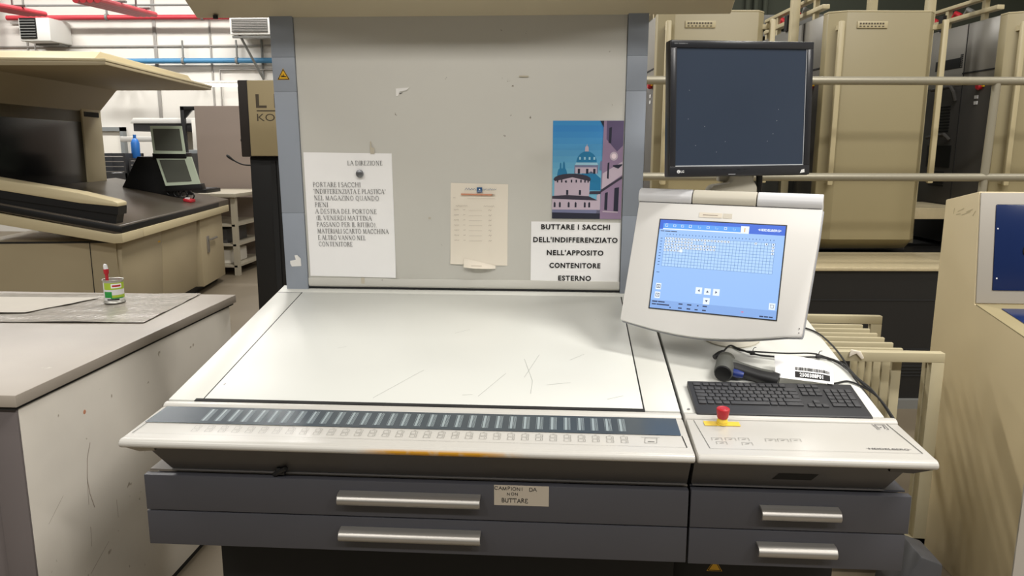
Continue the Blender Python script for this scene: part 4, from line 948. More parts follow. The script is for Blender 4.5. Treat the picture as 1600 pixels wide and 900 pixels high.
b = MB('bench_side'); b.box((-2.55, 1.26, 0.035), (-1.10, 1.30, 0.905), 0.002); part(b, 'rear_panel', wb)
b = MB('black_plinth'); b.box((-2.52, 0.07, 0), (-1.075, 1.27, 0.035)); part(b, 'plinth', wb)
def flat_sheet(name, label, cat, mname, pts, z, th=0.0012, wav=0.0):
    b = MB(mname); n = 14; V = []; F = []; P = [Vector(p + (0,)) for p in pts]
    for side in (0, 1):
        for j in range(n + 1):
            for i in range(n + 1):
                q = P[0].lerp(P[1], i / n).lerp(P[3].lerp(P[2], i / n), j / n)
                h = wav * (math.sin(i * 1.3 + j * 0.7) + math.sin(j * 1.9 - i * 0.4) + 2.0)
                V.append((q.x, q.y, z + (th if side == 0 else 0) + h))
    n1 = (n + 1) ** 2
    for j in range(n):
        for i in range(n):
            a = j * (n + 1) + i; F += [(a, a + 1, a + n + 2, a + n + 1), (n1 + a, n1 + a + n + 1, n1 + a + n + 2, n1 + a + 1)]
    b.add(V, F); c = sum(P, Vector()) / 4
    return solo(b, name, label, cat, (c.x, c.y, z))
flat_sheet('plastic_film', 'crinkled grey plastic film spread across the workbench top', 'plastic film', 'bench_film', [(-2.3, 0.735), (-1.144, 0.792), (-1.19, 1.325), (-2.3, 1.25)], 0.9475, 0.001, 0.0012)
flat_sheet('paper_sheet', 'plain buff paper sheet on the workbench film at the left edge', 'paper', 'bench_paper', [(-2.25, 0.84), (-1.66, 0.90), (-1.55, 1.19), (-2.2, 1.17)], 0.9540, 0.0008, 0.0004)
tx, ty, tz = -1.443, 1.115, 0.9536
tn = thing('food_tin', 'open green-labelled food tin used as a pot on the workbench', 'tin', (tx, ty, tz))
TL = Matrix.Translation((tx, ty, tz))
b = MB('tin_silver'); R0 = 0.0385; Hh = 0.094
b.lathe([(R0 - 0.002, 0), (R0 + 0.002, 0.002), (R0 + 0.001, 0.006), (R0 - 0.002, 0.010), (R0 - 0.002, Hh - 0.006), (R0 + 0.0015, Hh - 0.002), (R0 + 0.001, Hh), (R0 - 0.003, Hh - 0.001), (R0 - 0.004, 0.02)], 32, 0, TL); part(b, 'can', tn)
b = MB('white_mark')
def wrap(a0, a1, z0, z1, m, off):
    n = 10; V = []
    for k in range(n + 1):
        q = rad(a0 + (a1 - a0) * k / n); V += [((R0 - 0.0018 + off) * math.sin(q), -(R0 - 0.0018 + off) * math.cos(q), z0), ((R0 - 0.0018 + off) * math.sin(q), -(R0 - 0.0018 + off) * math.cos(q), z1)]
    b.add(V, [(2 * k, 2 * k + 2, 2 * k + 3, 2 * k + 1) for k in range(n)], m, TL)
wrap(-40, 140, 0.012, 0.083, 'white_mark', 0.0003); wrap(-28, 60, 0.056, 0.083, 'tin_lime', 0.0006); wrap(60, 140, 0.056, 0.083, 'tin_lime', 0.0006); wrap(-28, 20, 0.024, 0.048, 'tin_green', 0.0006); wrap(20, 120, 0.020, 0.034, 'tin_lime', 0.0006)
wrap(18, 80, 0.062, 0.079, 'paper', 0.0009); wrap(24, 74, 0.067, 0.074, 'red', 0.0012); wrap(-10, 60, 0.014, 0.019, 'ink_black', 0.0009); wrap(12, 90, 0.020, 0.024, 'tin_green', 0.0009)
part(b, 'label_band', tn, label='green and white printed label')
pn = thing('marker_brush', 'red handled brush standing upright in the food tin', 'brush', (tx - 0.024, ty, tz + 0.02))
b = MB('red'); b.tube([(tx - 0.020, ty, tz + 0.006), (tx - 0.0275, ty + 0.006, tz + 0.115)], [0.005, 0.006], 12); part(b, 'handle', pn)
b = MB('red'); b.tube([(tx - 0.0275, ty + 0.006, tz + 0.113), (tx - 0.0275, ty + 0.006, tz + 0.132)], [0.009, 0.010], 12); b.tube([(tx - 0.036, ty + 0.006, tz + 0.116), (tx - 0.022, ty + 0.006, tz + 0.113)], 0.002, 8, 'white_mark'); part(b, 'collar', pn)
b = MB('white_mark'); b.tube([(tx - 0.0275, ty + 0.006, tz + 0.132), (tx - 0.030, ty + 0.006, tz + 0.149), (tx - 0.034, ty + 0.006, tz + 0.152)], [0.0085, 0.007, 0.002], 12); part(b, 'tip', pn, label='whitish tip')

# ================================================================== LEFT DISTANT CONSOLE
LO = Matrix.Translation((-3.113, 4.005, 0)) @ Matrix.Rotation(rad(8.54), 4, 'Z')     # local x towards us-right is front, y runs away
lc = thing('press_console', 'beige inspection console with dark sloping desk and overhanging hood at left', 'control console', (-3.113, 4.005, 0), Matrix.Rotation(rad(8.54), 4, 'Z'))
sl = 0.199
def LP(mb, name, label=None): return part(mb, name, lc, local=True, label=label)
b = MB('desk_brown'); b.prism([(0.0, 0.89), (0.0, 0.945), (-0.01, 0.952), (-1.25, 0.952 + 1.24 * sl), (-1.25, 0.89 + 1.24 * sl), (-0.06, 0.885)], 'y', -0.01, 3.0, bev=0.004); LP(b, 'desk_top', 'dark brown desk top')
b = MB('black'); b.prism([(0.003, 0.892), (0.003, 0.938), (-1.25, 0.938 + 1.25 * sl), (-1.25, 0.892 + 1.25 * sl)], 'y', -0.014, 2.6, bev=0.002); LP(b, 'desk_edge')
b = MB('left_beige'); b.prism([(0.008, 0.812), (0.008, 0.886), (-0.06, 0.884), (-1.25, 0.88 + 1.2 * sl), (-1.25, 0.79 + 1.2 * sl), (-0.06, 0.808)], 'y', -0.02, 0.40, bev=0.004); LP(b, 'desk_trim')
b = MB('left_beige'); b.prism([(0.008, 0.812), (0.008, 0.886), (-0.06, 0.884), (-1.25, 0.88 + 1.2 * sl), (-1.25, 0.79 + 1.2 * sl), (-0.06, 0.808)], 'y', 0.403, 2.97, bev=0.004); LP(b, 'desk_trim')
b = MB('left_body'); b.prism([(-0.10, 0.10), (-0.06, 0.81), (-1.2, 0.81), (-1.2, 0.10)], 'y', 0.12, 1.0, bev=0.004); LP(b, 'body_panel')
b = MB('left_body'); b.prism([(-0.10, 0.10), (-0.06, 0.81), (-1.2, 0.81), (-1.2, 0.10)], 'y', 1.004, 2.0, bev=0.004)
b.poly([(-0.066, 0.90, 0.70), (-0.066, 0.96, 0.70), (-0.0635, 0.93, 0.76)], 'warn_yellow'); LP(b, 'body_panel')
b = MB('black'); b.box((-1.2, 0.1, 0.0), (-0.16, 2.9, 0.10)); b.box((-1.2, 2.0, 0.1), (-0.2, 2.1, 0.75)); LP(b, 'plinth')
b = MB('left_body'); b.box((-0.8, 2.06, 0.08), (-0.05, 2.86, 0.80), 0.004); cdoor = LP(b, 'cabinet_door')
b = MB('handle_alu'); b.box((-0.05, 2.24, 0.42), (-0.035, 2.30, 0.60), 0.003); b.tube([(-0.02, 2.26, 0.56), (-0.02, 2.52, 0.56)], 0.012, 8); b.tube([(-0.05, 2.28, 0.56), (-0.02, 2.28, 0.56)], 0.008, 8); part(b, 'door_handle', cdoor, local=True)
b = MB('left_body'); b.box((-1.2, 0.10, 0.10), (-0.10, 0.118, 0.80)); b.box((-1.2, 0.095, 0.80), (-0.09, 0.12, 0.812), m='seam'); b.box((-0.30, 0.094, 0.1), (-0.296, 0.1, 0.8), m='seam'); LP(b, 'end_panel')
b = MB('left_beige'); b.prism([(-0.012, 1.095), (-0.012, 1.125), (-0.05, 1.142), (-0.30, 1.205), (-1.3, 1.385), (-1.3, 1.30), (-0.30, 1.125)], 'y', -0.005, 0.17, bev=0.006); b.prism([(-0.012, 1.094), (-0.30, 1.124), (-1.3, 1.30), (-1.3, 1.23), (-0.02, 1.03)], 'y', 0.0, 0.165, m='black')
b.prism([(-0.03, 1.04), (-1.25, 1.27), (-1.25, 1.19), (-0.05, 0.955)], 'y', 0.015, 0.15, m='black'); LP(b, 'side_rail')
b = MB('black_glass'); b.box((-1.24, -0.3, 1.19), (-1.20, 2.18, 1.92), 0.003); LP(b, 'back_screen', 'black glossy back screen')
b = MB('left_beige'); b.box((-1.32, 2.18, 1.14), (-1.185, 2.62, 1.95), 0.004); b.box((-1.184, 2.22, 1.86), (-1.18, 2.56, 1.91), m='seam'); b.box((-1.32, -0.4, 1.14), (-1.24, 2.18, 1.2), 0.004); LP(b, 'back_frame')
b = MB('left_body'); b.prism([(0.0, 2.165), (0.0, 2.192), (-1.5, 2.192), (-1.5, 1.80), (-1.20, 1.80), (-1.20, 1.92), (-1.0, 2.150), (-0.05, 2.160)], 'y', -0.02, 2.63, bev=0.004); LP(b, 'hood')
b = MB('left_beige'); b.box((-1.5, -0.025, 2.192), (0.006, 2.64, 2.212), 0.004); b.prism([(0.07, 2.212), (0.20, 2.285), (2.25, 2.285), (2.45, 2.212)], 'x', -1.45, -0.12, bev=0.006); b.box((-0.45, 0.55, 2.285), (-0.3, 0.66, 2.31), 0.01, m='black'); b.box((-0.7, 0.9, 2.285), (-0.5, 0.98, 2.30), 0.005, m='black'); LP(b, 'hood_top')
# small twin screens on a black stand, on the far end of that desk
ds = lambda x: 0.952 + (-x - 0.01) * sl
tw = thing('twin_screen_stand', 'black slanted stand with two small pale-framed screens on the left console', 'screens', LO @ Vector((-0.5, 2.5, ds(-0.5))), Matrix.Rotation(rad(8.54), 4, 'Z'))
LL = MW[lc]
def LW(mb): mb.v = [LL @ v for v in mb.v]; return mb
b = MB('black')
b.prism([(-0.90, ds(-0.90)), (-0.72, 1.45), (-0.52, 1.45), (-0.32, ds(-0.32) + 0.02), (-0.32, ds(-0.32))], 'y', 2.30, 2.34, bev=0.004); b.prism([(-0.90, ds(-0.90)), (-0.72, 1.45), (-0.52, 1.45), (-0.32, ds(-0.32) + 0.02), (-0.32, ds(-0.32))], 'y', 2.72, 2.76, bev=0.004)
b.box((-0.72, 2.34, 1.40), (-0.52, 2.72, 1.45)); b.box((-0.75, 2.40, ds(-0.4) - 0.03), (-0.35, 2.72, 1.22), 0.01); part(LW(b), 'stand', tw)
def small_screen(c0, c1, c2, c3, depth, wside):
    """four corners (x, z) at local y = 2.28, upper left first, clockwise"""
    b = MB('sage'); V = [(c0[0], 2.27, c0[1]), (c1[0], 2.27, c1[1]), (c2[0], 2.24, c2[1]), (c3[0], 2.24, c3[1])]
    b.add(V + [(v[0] - 0.01, v[1] + depth, v[2]) for v in V], [(0, 3, 2, 1), (4, 5, 6, 7), (0, 1, 5, 4), (1, 2, 6, 5), (2, 3, 7, 6), (3, 0, 4, 7)])
    fr = part(LW(b), 'screen_frame', tw)
    q = [Vector(v) for v in V]
    def at(s, t): p = q[3].lerp(q[2], s).lerp(q[0].lerp(q[1], s), t); return p + Vector((0, -0.004, 0))
    b = MB('sage_screen'); b.add([at(0.08, 0.12), at(wside, 0.12), at(wside, 0.90), at(0.08, 0.90)], [(0, 1, 2, 3)]); part(LW(b), 'screen', fr)
small_screen((-0.552, 1.768), (-0.231, 1.769), (-0.200, 1.478), (-0.529, 1.481), 0.05, 0.93)
small_screen((-0.519, 1.448), (-0.156, 1.448), (-0.075, 1.163), (-0.431, 1.143), 0.06, 0.80)
b = MB('black'); b.prism([(-0.55, 1.43), (-0.55, 1.49), (-0.2, 1.49), (-0.2, 1.43)], 'y', 2.26, 2.45, bev=0.01); part(LW(b), 'mount', tw)
b = MB('black'); b.prism([(-0.44, 1.08), (-0.44, 1.145), (-0.075, 1.165), (-0.06, 1.10)], 'y', 2.25, 2.40, bev=0.006); part(LW(b), 'mount', tw)
b = MB('black'); b.box((-0.45, 2.325, 1.48), (-0.3, 2.40, 1.7)); part(LW(b), 'mount', tw)
b = MB('black')
for k in range(4):
    x = -0.40 + 0.07 * k; b.tube([(x + 0.035 * math.cos(q / 8 * 6.283), 2.28, ds(x) + 0.045 + 0.035 * math.sin(q / 8 * 6.283)) for q in range(8)], 0.008, 6, closed=True)
solo(LW(b), 'coiled_cable', 'black coiled cables under the lower pale screen', 'cable', LO @ Vector((-0.3, 2.28, ds(-0.3))))
b = MB('red'); b.prism([(-0.20, ds(-0.2) + 0.002), (-0.12, ds(-0.12) + 0.002), (-0.12, ds(-0.12) + 0.03), (-0.2, ds(-0.2) + 0.03)], 'y', 2.05, 2.2, bev=0.004); b.box((-0.19, 2.08, ds(-0.19) + 0.02), (-0.15, 2.12, ds(-0.19) + 0.04), m='white_mark')
solo(LW(b), 'cutter', 'small red cutter lying on the dark left desk', 'tool', LO @ Vector((-0.16, 2.1, ds(-0.16))))

# far table with shelves and tablet, partition, storage
ft = thing('side_table', 'grey metal table with open shelves beyond the left console', 'table', (-3.85, 7.9, 0))
b = MB('table_grey'); b.box((-4.55, 7.15, 0.955), (-3.55, 8.25, 1.0), 0.005); part(b, 'table_top', ft)
for (x, y) in ((-4.48, 7.2), (-3.64, 7.2), (-4.48, 8.15), (-3.64, 8.15)):
    b = MB('table_grey'); b.box((x, y, 0), (x + 0.06, y + 0.06, 0.955)); part(b, 'leg', ft)
for z in (0.10, 0.36, 0.60):
    b = MB('table_grey'); b.box((-4.42, 7.2, z), (-3.6, 8.2, z + 0.025)); part(b, 'shelf', ft)
b = MB('crate_dark'); b.box((-4.2, 7.3, 0.386), (-3.75, 7.9, 0.56), 0.01); b.tube([(-3.9, 7.29, 0.47), (-3.84, 7.29, 0.47)], 0.03, 12, 'cab_grey'); solo(b, 'device_box', 'dark device box on the middle shelf of the grey table', 'box', (-3.97, 7.6, 0.386))
b = MB('curtain'); b.box((-4.1, 7.3, 0.126), (-3.72, 7.8, 0.30), 0.02); solo(b, 'paper_bundle', 'pale bundle on the bottom shelf of the grey table', 'bundle', (-3.9, 7.55, 0.126))
b = MB('black'); b.box((-4.35, 7.25, 1.0), (-3.95, 7.65, 1.045), 0.008); b.box((-4.32, 7.28, 1.045), (-3.98, 7.62, 1.05), m='crate_dark'); solo(b, 'tablet', 'black flat tablet lying on the grey table', 'tablet', (-4.15, 7.45, 1.0))
pt = thing('tall_partition', 'tall plain grey-brown cabinet beyond the table', 'cabinet', (-4.0, 8.6, 0))
b = MB('partition'); b.box((-4.56, 8.35, 0.05), (-2.9, 8.95, 2.085), 0.006); part(b, 'cabinet_body', pt)
b = MB('black'); b.box((-4.52, 8.40, 0), (-2.95, 8.9, 0.05)); part(b, 'plinth', pt)
# storage bench with crates beyond
sb = thing('storage_bench', 'brown bench loaded with dark crates far behind the left console', 'bench', (-5.9, 9.2, 0))
b = MB('cabinet_brown'); b.box((-6.7, 8.9, 0.98), (-5.0, 9.6, 1.05), 0.005); part(b, 'bench_top', sb)
for x in (-6.65, -5.1):
    b = MB('cabinet_brown'); b.box((x, 8.95, 0), (x + 0.06, 9.55, 0.98)); part(b, 'leg', sb)
for k, (x0, x1, h, nm) in enumerate(((-6.45, -5.95, 0.40, 'leftmost dark wire crate on the far brown bench'), (-5.90, -5.55, 0.33, 'middle dark crate on the far brown bench'), (-5.50, -5.10, 0.40, 'rightmost dark crate on the far brown bench, behind the pale screens'))):
    t = thing('storage_crate', nm, 'crate', ((x0 + x1) / 2, 9.2, 1.05), None, 'dark crates on the far bench')
    b = MB('crate_dark'); b.box((x0, 9.0, 1.05), (x1, 9.5, 1.07)); b.box((x0, 9.47, 1.05), (x1, 9.5, 1.05 + h)); b.box((x0, 9.0, 1.05), (x0 + 0.02, 9.5, 1.05 + h)); b.box((x1 - 0.02, 9.0, 1.05), (x1, 9.5, 1.05 + h)); b.box((x0, 9.0, 1.05), (x1, 9.02, 1.05 + h * 0.3)); part(b, 'bin', t)
    b = MB('conduit'); 
    for q in range(4): b.tube([(x0 + 0.03, 9.0, 1.05 + h * (0.35 + 0.18 * q)), (x1 - 0.03, 9.0, 1.05 + h * (0.35 + 0.18 * q))], 0.006, 6)
    for q in range(5): b.box((x0 + 0.05 + q * (x1 - x0 - 0.12) / 4, 9.05, 1.07), (x0 + 0.08 + q * (x1 - x0 - 0.12) / 4, 9.3, 1.07 + 0.06 + 0.02 * (q % 3)), m='white_mark')
    part(b, 'wire_front', t)
t = thing('spray_bottle', 'blue bottle standing among the crates on the far bench', 'bottle', (-5.92, 9.0, 1.35))
b = MB('blue_bottle'); b.lathe([(0.055, 0), (0.06, 0.01), (0.06, 0.22), (0.04, 0.27), (0.02, 0.29)], 16, 0, Matrix.Translation((-5.925, 9.25, 1.38))); part(b, 'flask', t)
b = MB('blue_bottle'); b.lathe([(0.022, 0), (0.022, 0.05)], 12, 0, Matrix.Translation((-5.925, 9.25, 1.67))); part(b, 'cap', t)
t.location = (-5.925, 9.25, 1.38); 
for ch in t.children: ch.location = Vector((-5.92, 9.0, 1.35)) - Vector((-5.925, 9.25, 1.38))
# pale machines and frames along the rear wall
t = thing('canopy_machine', 'white canopied light table far behind the pale screens', 'machine', (-5.6, 10.2, 0))
b = MB('heater_white'); b.prism([(-6.35, 1.90), (-6.30, 1.98), (-5.3, 1.98), (-5.1, 1.90)], 'y', 9.9, 10.6, bev=0.01); part(b, 'canopy', t)
b = MB('crate_dark'); b.box((-6.33, 9.95, 1.78), (-5.15, 10.55, 1.90), 0.01); part(b, 'lamp_tray', t)
for x in (-6.2, -5.2):
    b = MB('crate_dark'); b.box((x, 10.5, 0), (x + 0.07, 10.57, 1.80)); part(b, 'leg', t)
b = MB('curtain'); b.box((-6.13, 10.5, 0.9), (-5.2, 10.53, 1.78)); part(b, 'back_sheet', t)
b = MB('heater_white'); b.box((-6.5, 9.85, 1.62), (-5.6, 10.0, 1.70), 0.008); part(b, 'shelf_arm', t)
def wframe(n, x0, x1, z0, z1):
    b = MB('frame_grey'); w_ = 0.07
    b.box((x0, 11.5, z0), (x1, 11.6, z0 + w_)); b.box((x0, 11.5, z1 - w_), (x1, 11.6, z1)); b.box((x0, 11.5, z0), (x0 + w_, 11.6, z1)); b.box((x1 - w_, 11.5, z0), (x1, 11.6, z1))
    o = struct(b, n); b = MB('curtain'); b.box((x0 + w_, 11.55, z0 + w_), (x1 - w_, 11.58, z1 - w_)); p = part(b, 'pane', o)
wframe('window_1', -8.4, -7.4, 0.9, 1.88)
t = thing('gantry_frame', 'dark angular steel frame left of the tall partition', 'frame', (-5.1, 9.6, 0))
b = MB('black'); b.box((-5.46, 9.75, 0), (-5.40, 9.81, 2.15), 0.004); b.box((-5.46, 9.75, 2.09), (-4.4, 9.81, 2.15), 0.004); b.prism([(-5.40, 2.09), (-5.28, 2.09), (-5.40, 1.97)], 'y', 9.76, 9.80); part(b, 'frame_bar', t)
b = MB('curtain'); b.box((-5.3, 9.76, 1.2), (-4.9, 9.80, 1.95), 0.004); part(b, 'screen_panel', t)
b = MB('frame_grey'); b.box((-5.35, 9.7, 1.2), (-5.1, 9.76, 1.5), 0.01); part(b, 'tool_box', t)

# dark tower with sign plate behind the console's left post
tow = thing('press_tower', 'black press tower with beige sign plate left of the grey post', 'press unit', (-1.0, 2.9, 0))
b = MB('tower_dark'); b.box((-1.516, 2.60, 1.505), (-0.35, 3.5, 1.935), 0.006); part(b, 'head_box', tow)
b = MB('tower_black'); b.box((-1.485, 2.64, 0), (-0.35, 3.5, 1.505), 0.006); b.box((-1.36, 2.632, 0.1), (-1.33, 2.645, 1.48), m='seam'); part(b, 'lower_body', tow)
b = MB('sign_beige'); b.box((-1.455, 2.588, 1.510), (-0.37, 2.60, 1.932), 0.004)
GT = Matrix.Translation((0, 2.5872, 0)) @ rotm(rad(90))
b.text('L I T H R O N E', 0.105, GT @ Matrix.Translation((-1.408, 1.782, 0)), 'sign_letter', 'l', 0.02, width=0.92)
b.poly([(-1.406, 1.760, 0), (-0.48, 1.760, 0), (-0.48, 1.767, 0), (-1.406, 1.767, 0)], 'sign_letter', GT)
b.text('KOMORI', 0.058, GT @ Matrix.Translation((-1.406, 1.707, 0)), 'sign_letter', 'l', 0.0, width=0.29)
part(b, 'sign_plate', tow, label='beige sign plate with dark lettering')
b = MB('tower_black'); b.lathe([(0.012, 0), (0.016, 0.01), (0.01, 0.03)], 14, 0, Matrix.Translation((-1.516, 2.68, 1.60)) @ rotm(0, rad(-90), 0)); part(b, 'knob', tow)
b = MB('cable_black'); b.tube(smooth([(-1.485, 2.66, 1.455), (-1.53, 2.64, 1.46), (-1.575, 2.62, 1.485), (-1.605, 2.60, 1.515)]), [0.004] * 12 + [0.005, 0.006, 0.007, 0.008, 0.008, 0.007, 0.005], 8); part(b, 'wire', tow)

# ================================================================== PRESS LINE (right)
PF = Matrix.Translation((CX, CY, 0)) @ Matrix.Rotation(YAW, 4, 'Z')
PR = Matrix.Rotation(YAW, 4, 'Z')
# platform
pf = thing('press_platform', 'raised beige footboard with black base panels in front of the press line', 'platform', PF @ Vector((2.5, 4.7, 0)), PR)
PL = PF
def PP(mb, name, parent, label=None):
    mb.v = [PF @ v for v in mb.v]; return part(mb, name, parent, label=label)
b = MB('tread'); b.box((0.6, 4.44, 0.846), (5.2, 5.10, 0.869), 0.004); PP(b, 'tread_board', pf)
b = MB('press_black'); b.box((0.6, 4.46, 0.0), (5.2, 6.9, 0.846)); b.box((0.6, 4.456, 0.665), (5.2, 4.462, 0.672), m='seam')
PP(b, 'base_panel', pf)
b = MB('seam')
for z in (0.36, 0.34, 0.32, 0.255, 0.235, 0.215, 0.195): b.box((2.05, 4.455, z), (2.62, 4.462, z + 0.008))
PP(b, 'vent_slots', pf)
b = MB('pipe_grey'); b.box((0.6, 4.42, 0.0), (5.2, 4.458, 0.055)); PP(b, 'kick_strip', pf)
# step between the doors
b = MB('tread'); b.box((2.62, 5.35, 1.07), (3.2, 5.95, 1.15), 0.004); PP(b, 'step', pf)
# guard rail
gr = thing('guard_rail', 'grey tubular guard rail with two bars across the beige press doors', 'railing', PF @ Vector((2.0, 4.45, 0.94)), PR)
for z in (1.938, 1.397):
    b = MB('rail_grey'); b.tube([(0.45, 4.45, z), (5.2, 4.45, z)], 0.0235, 14); PP(b, 'rail', gr)
for u in (2.735, 4.7, 0.55):
    b = MB('rail_grey'); b.tube([(u + 0.012, 4.452, 1.925), (u + 0.002, 4.452, 1.40), (u - 0.004, 4.47, 0.869)], 0.0225, 12); PP(b, 'rail_post', gr)
# press units
def press_unit(u0, label, plate=True):
    un = thing('printing_press_unit', label, 'press unit', PF @ Vector((u0 + 0.35, 5.4, 0.868)), PR, 'printing units of the press line')
    W = 0.685
    Q = [(0.0, 5.14), (0.10, 5.085), (W - 0.05, 5.085), (W, 5.14), (W, 5.22), (0.0, 5.22)]
    b = MB('press_beige'); b.prism([(u0 + x, y) for x, y in Q], 'z', 0.955, 2.415, bev=0.004)
    b.prism([(u0 + x, y) for x, y in [(0.0, 5.14), (0.10, 5.085), (W - 0.05, 5.085), (W, 5.14), (W, 5.22), (0.0, 5.22)]], 'z', 2.415, 2.425, bev=0.002, m='press_beige_light')
    b.add([(u0, 5.14, 0.955), (u0 + 0.1, 5.085, 0.955), (u0 + W - 0.05, 5.085, 0.955), (u0 + W, 5.14, 0.955), (u0 + 0.02, 5.22, 0.885), (u0 + 0.11, 5.19, 0.885), (u0 + W - 0.06, 5.19, 0.885), (u0 + W - 0.01, 5.22, 0.885)], [(0, 1, 5, 4), (1, 2, 6, 5), (2, 3, 7, 6)], 'press_beige')
    dr = PP(b, 'door', un)
    for x, z0, z1 in ((u0 + 0.055, 1.32, 2.355), (u0 + W + 0.03, 1.335, 2.365)):
        b = MB('press_beige_light'); b.box((x - 0.018, 5.04, z0), (x + 0.018, 5.072, z1), 0.008); b.box((x - 0.012, 5.07, z0 + 0.01), (x + 0.012, 5.15, z0 + 0.04)); b.box((x - 0.012, 5.07, z1 - 0.05), (x + 0.012, 5.15, z1 - 0.02)); 
        if x > u0 + W: b.box((x - 0.06, 5.13, z0 + 0.01), (x + 0.012, 5.16, z0 + 0.04)); b.box((x - 0.06, 5.13, z1 - 0.05), (x + 0.012, 5.16, z1 - 0.02))
        PP(b, 'door_handle', dr)
    if plate:
        b = MB('press_beige_light'); b.box((u0 + 0.165, 5.078, 2.315), (u0 + 0.36, 5.087, 2.358), 0.002)
        for k in range(9): b.box((u0 + 0.18 + 0.018 * k, 5.0765, 2.338), (u0 + 0.192 + 0.018 * k, 5.0785, 2.348), m='sign_letter')
        for k in range(7): b.box((u0 + 0.18 + 0.024 * k, 5.0765, 2.323), (u0 + 0.192 + 0.024 * k, 5.0785, 2.329), m='sign_letter')
        PP(b, 'name_plate', dr)
    b = MB('press_steel'); b.box((u0 + 0.02, 5.22, 2.0), (u0 + 0.68, 6.6, 2.425), 0.006); PP(b, 'upper_housing', un, 'brushed steel upper housing')
    b = MB('press_dark'); b.box((u0 + 0.02, 5.22, 0.87), (u0 + 0.68, 6.6, 2.0), 0.006)
    fx = u0 + 0.02
    b.box((fx - 0.004, 5.25, 2.08), (fx, 5.62, 2.09), m='seam'); b.box((fx - 0.003, 5.60, 0.95), (fx, 5.606, 2.42), m='seam')
    PP(b, 'side_housing', un)
    for zz in ((2.13, 2.20), (1.42, 1.58)):
        b = MB('black'); b.box((fx - 0.004, 5.66, zz[0]), (fx + 0.0005, 5.98, zz[1])); PP(b, 'recess', un)
    b = MB('black')
    for k in range(7): b.box((fx - 0.0045, 5.63, 2.13 + 0.014 * k), (fx, 5.66, 2.137 + 0.014 * k))
    for k in range(9): b.box((fx - 0.0045, 5.72, 1.68 + 0.022 * k), (fx, 5.95, 1.690 + 0.022 * k))
    for k in range(6): b.box((fx - 0.0045, 5.72, 1.28 + 0.02 * k), (fx, 5.92, 1.288 + 0.02 * k))
    PP(b, 'vent_slots', un)
    b = MB('press_dark'); b.tube([(fx - 0.03, 5.95, 1.99), (fx - 0.03, 5.70, 2.0), (fx - 0.03, 5.66, 1.96), (fx - 0.01, 5.66, 1.90)], 0.014, 8); PP(b, 'hatch_handle', un)
    b = MB('press_dark'); b.tube([(fx - 0.03, 5.95, 1.64), (fx - 0.03, 5.72, 1.66), (fx - 0.01, 5.68, 1.62)], 0.014, 8); PP(b, 'hatch_handle', un)
    b = MB('red'); b.lathe([(0.022, 0), (0.026, 0.02), (0.02, 0.03)], 14, 0, Matrix.Translation((fx, 5.38, 1.98)) @ rotm(0, rad(-90), 0)); b.box((fx - 0.012, 5.34, 1.975), (fx, 5.42, 1.995), m='warn_yellow')
    for z in (1.86, 1.90): b.box((fx - 0.004, 5.40, z), (fx, 5.44, z + 0.022), m='white_mark')
    PP(b, 'stop_switch', un)
    b = MB('press_beige_light'); b.box((u0 + 0.02, 5.3, 2.47), (u0 + 0.07, 6.5, 2.50), 0.004); b.box((u0 + 0.02, 5.3, 2.56), (u0 + 0.07, 6.5, 2.585), 0.004)
    for y in (5.45, 5.9, 6.2, 6.45): b.box((u0 + 0.03, y, 2.425), (u0 + 0.06, y + 0.04, 2.585))
    for y in (5.6, 5.75, 6.05, 6.3): b.tube([(u0 + 0.04, y, 2.50), (u0 + 0.04, y + 0.07, 2.53), (u0 + 0.05, y + 0.12, 2.50)], 0.016, 8, 'red' if y in (5.75, 6.05) else 'pipe_grey')
    b.box((u0 + 0.005, 5.92, 2.42), (u0 + 0.045, 5.98, 2.53), m='black')
    PP(b, 'hose_guide', un)
    return un
press_unit(0.937, 'press unit behind the black monitor, its beige door at the left')
press_unit(2.036, 'press unit with the full beige door right of the black monitor')
press_unit(3.195, 'press unit cut by the right photo edge with dark steel flank')
for k, (u, lb) in enumerate(((1.992, 'white upright post between the two left press doors'), (2.533, 'white upright post rising behind the full beige door'), (2.943, 'white upright post above the right end of the full beige door'))):
    b = MB('press_beige_light'); b.box((u - 0.027, 6.95, 0), (u + 0.027, 7.05, 4.2) ) if False else b.box((u - 0.027, 5.6, 2.426), (u + 0.027, 5.66, 3.6), 0.003)
    if k == 0:
        b = MB('press_beige_light'); b.box((u - 0.027, 5.6, 0.87), (u + 0.027, 5.66, 3.6), 0.003)
    if k == 2:
        b = MB('press_beige_light'); b.box((u - 0.027, 5.6, 0.87), (u + 0.027, 5.66, 3.6), 0.003)
    b.v = [PF @ v for v in b.v]; solo(b, 'support_post', lb, 'post', PF @ Vector((u, 5.63, 0.87 if k != 1 else 2.426)), 'white posts over the press')
# pipes and lamp beyond the press
b = MB('pipe_grey')
for k, x in enumerate((3.42, 3.54, 3.68)):
    q = PF @ Vector((x, 10.0, 0)); bb = MB('wall_olive'); bb.tube([(q.x, 10.5, 3.45), (q.x, 10.5, 6.0)], 0.04, 10)
    solo(bb, 'drain_pipe', ('leftmost', 'middle', 'rightmost')[k] + ' of three dark upright pipes on the olive wall', 'pipe', (q.x, 10.5, 3.45), 'upright pipes on the olive wall')
bb = MB('pipe_grey'); bb.box((1.5, 10.35, 3.35), (5.5, 10.55, 3.5), 0.01); bb.box((1.5, 10.38, 3.2), (5.5, 10.5, 3.26)); solo(bb, 'wall_beam', 'dark grey horizontal beam across the olive wall', 'beam', (3.5, 10.45, 3.3))
t = thing('flood_light', 'bright white light showing above the black monitor', 'light', (2.6, 8.9, 2.75))
q = PF @ Vector((2.93, 10.3, 0))
t.location = (q.x, q.y, 3.02); MW[t] = Matrix.Translation((q.x, q.y, 3.02))
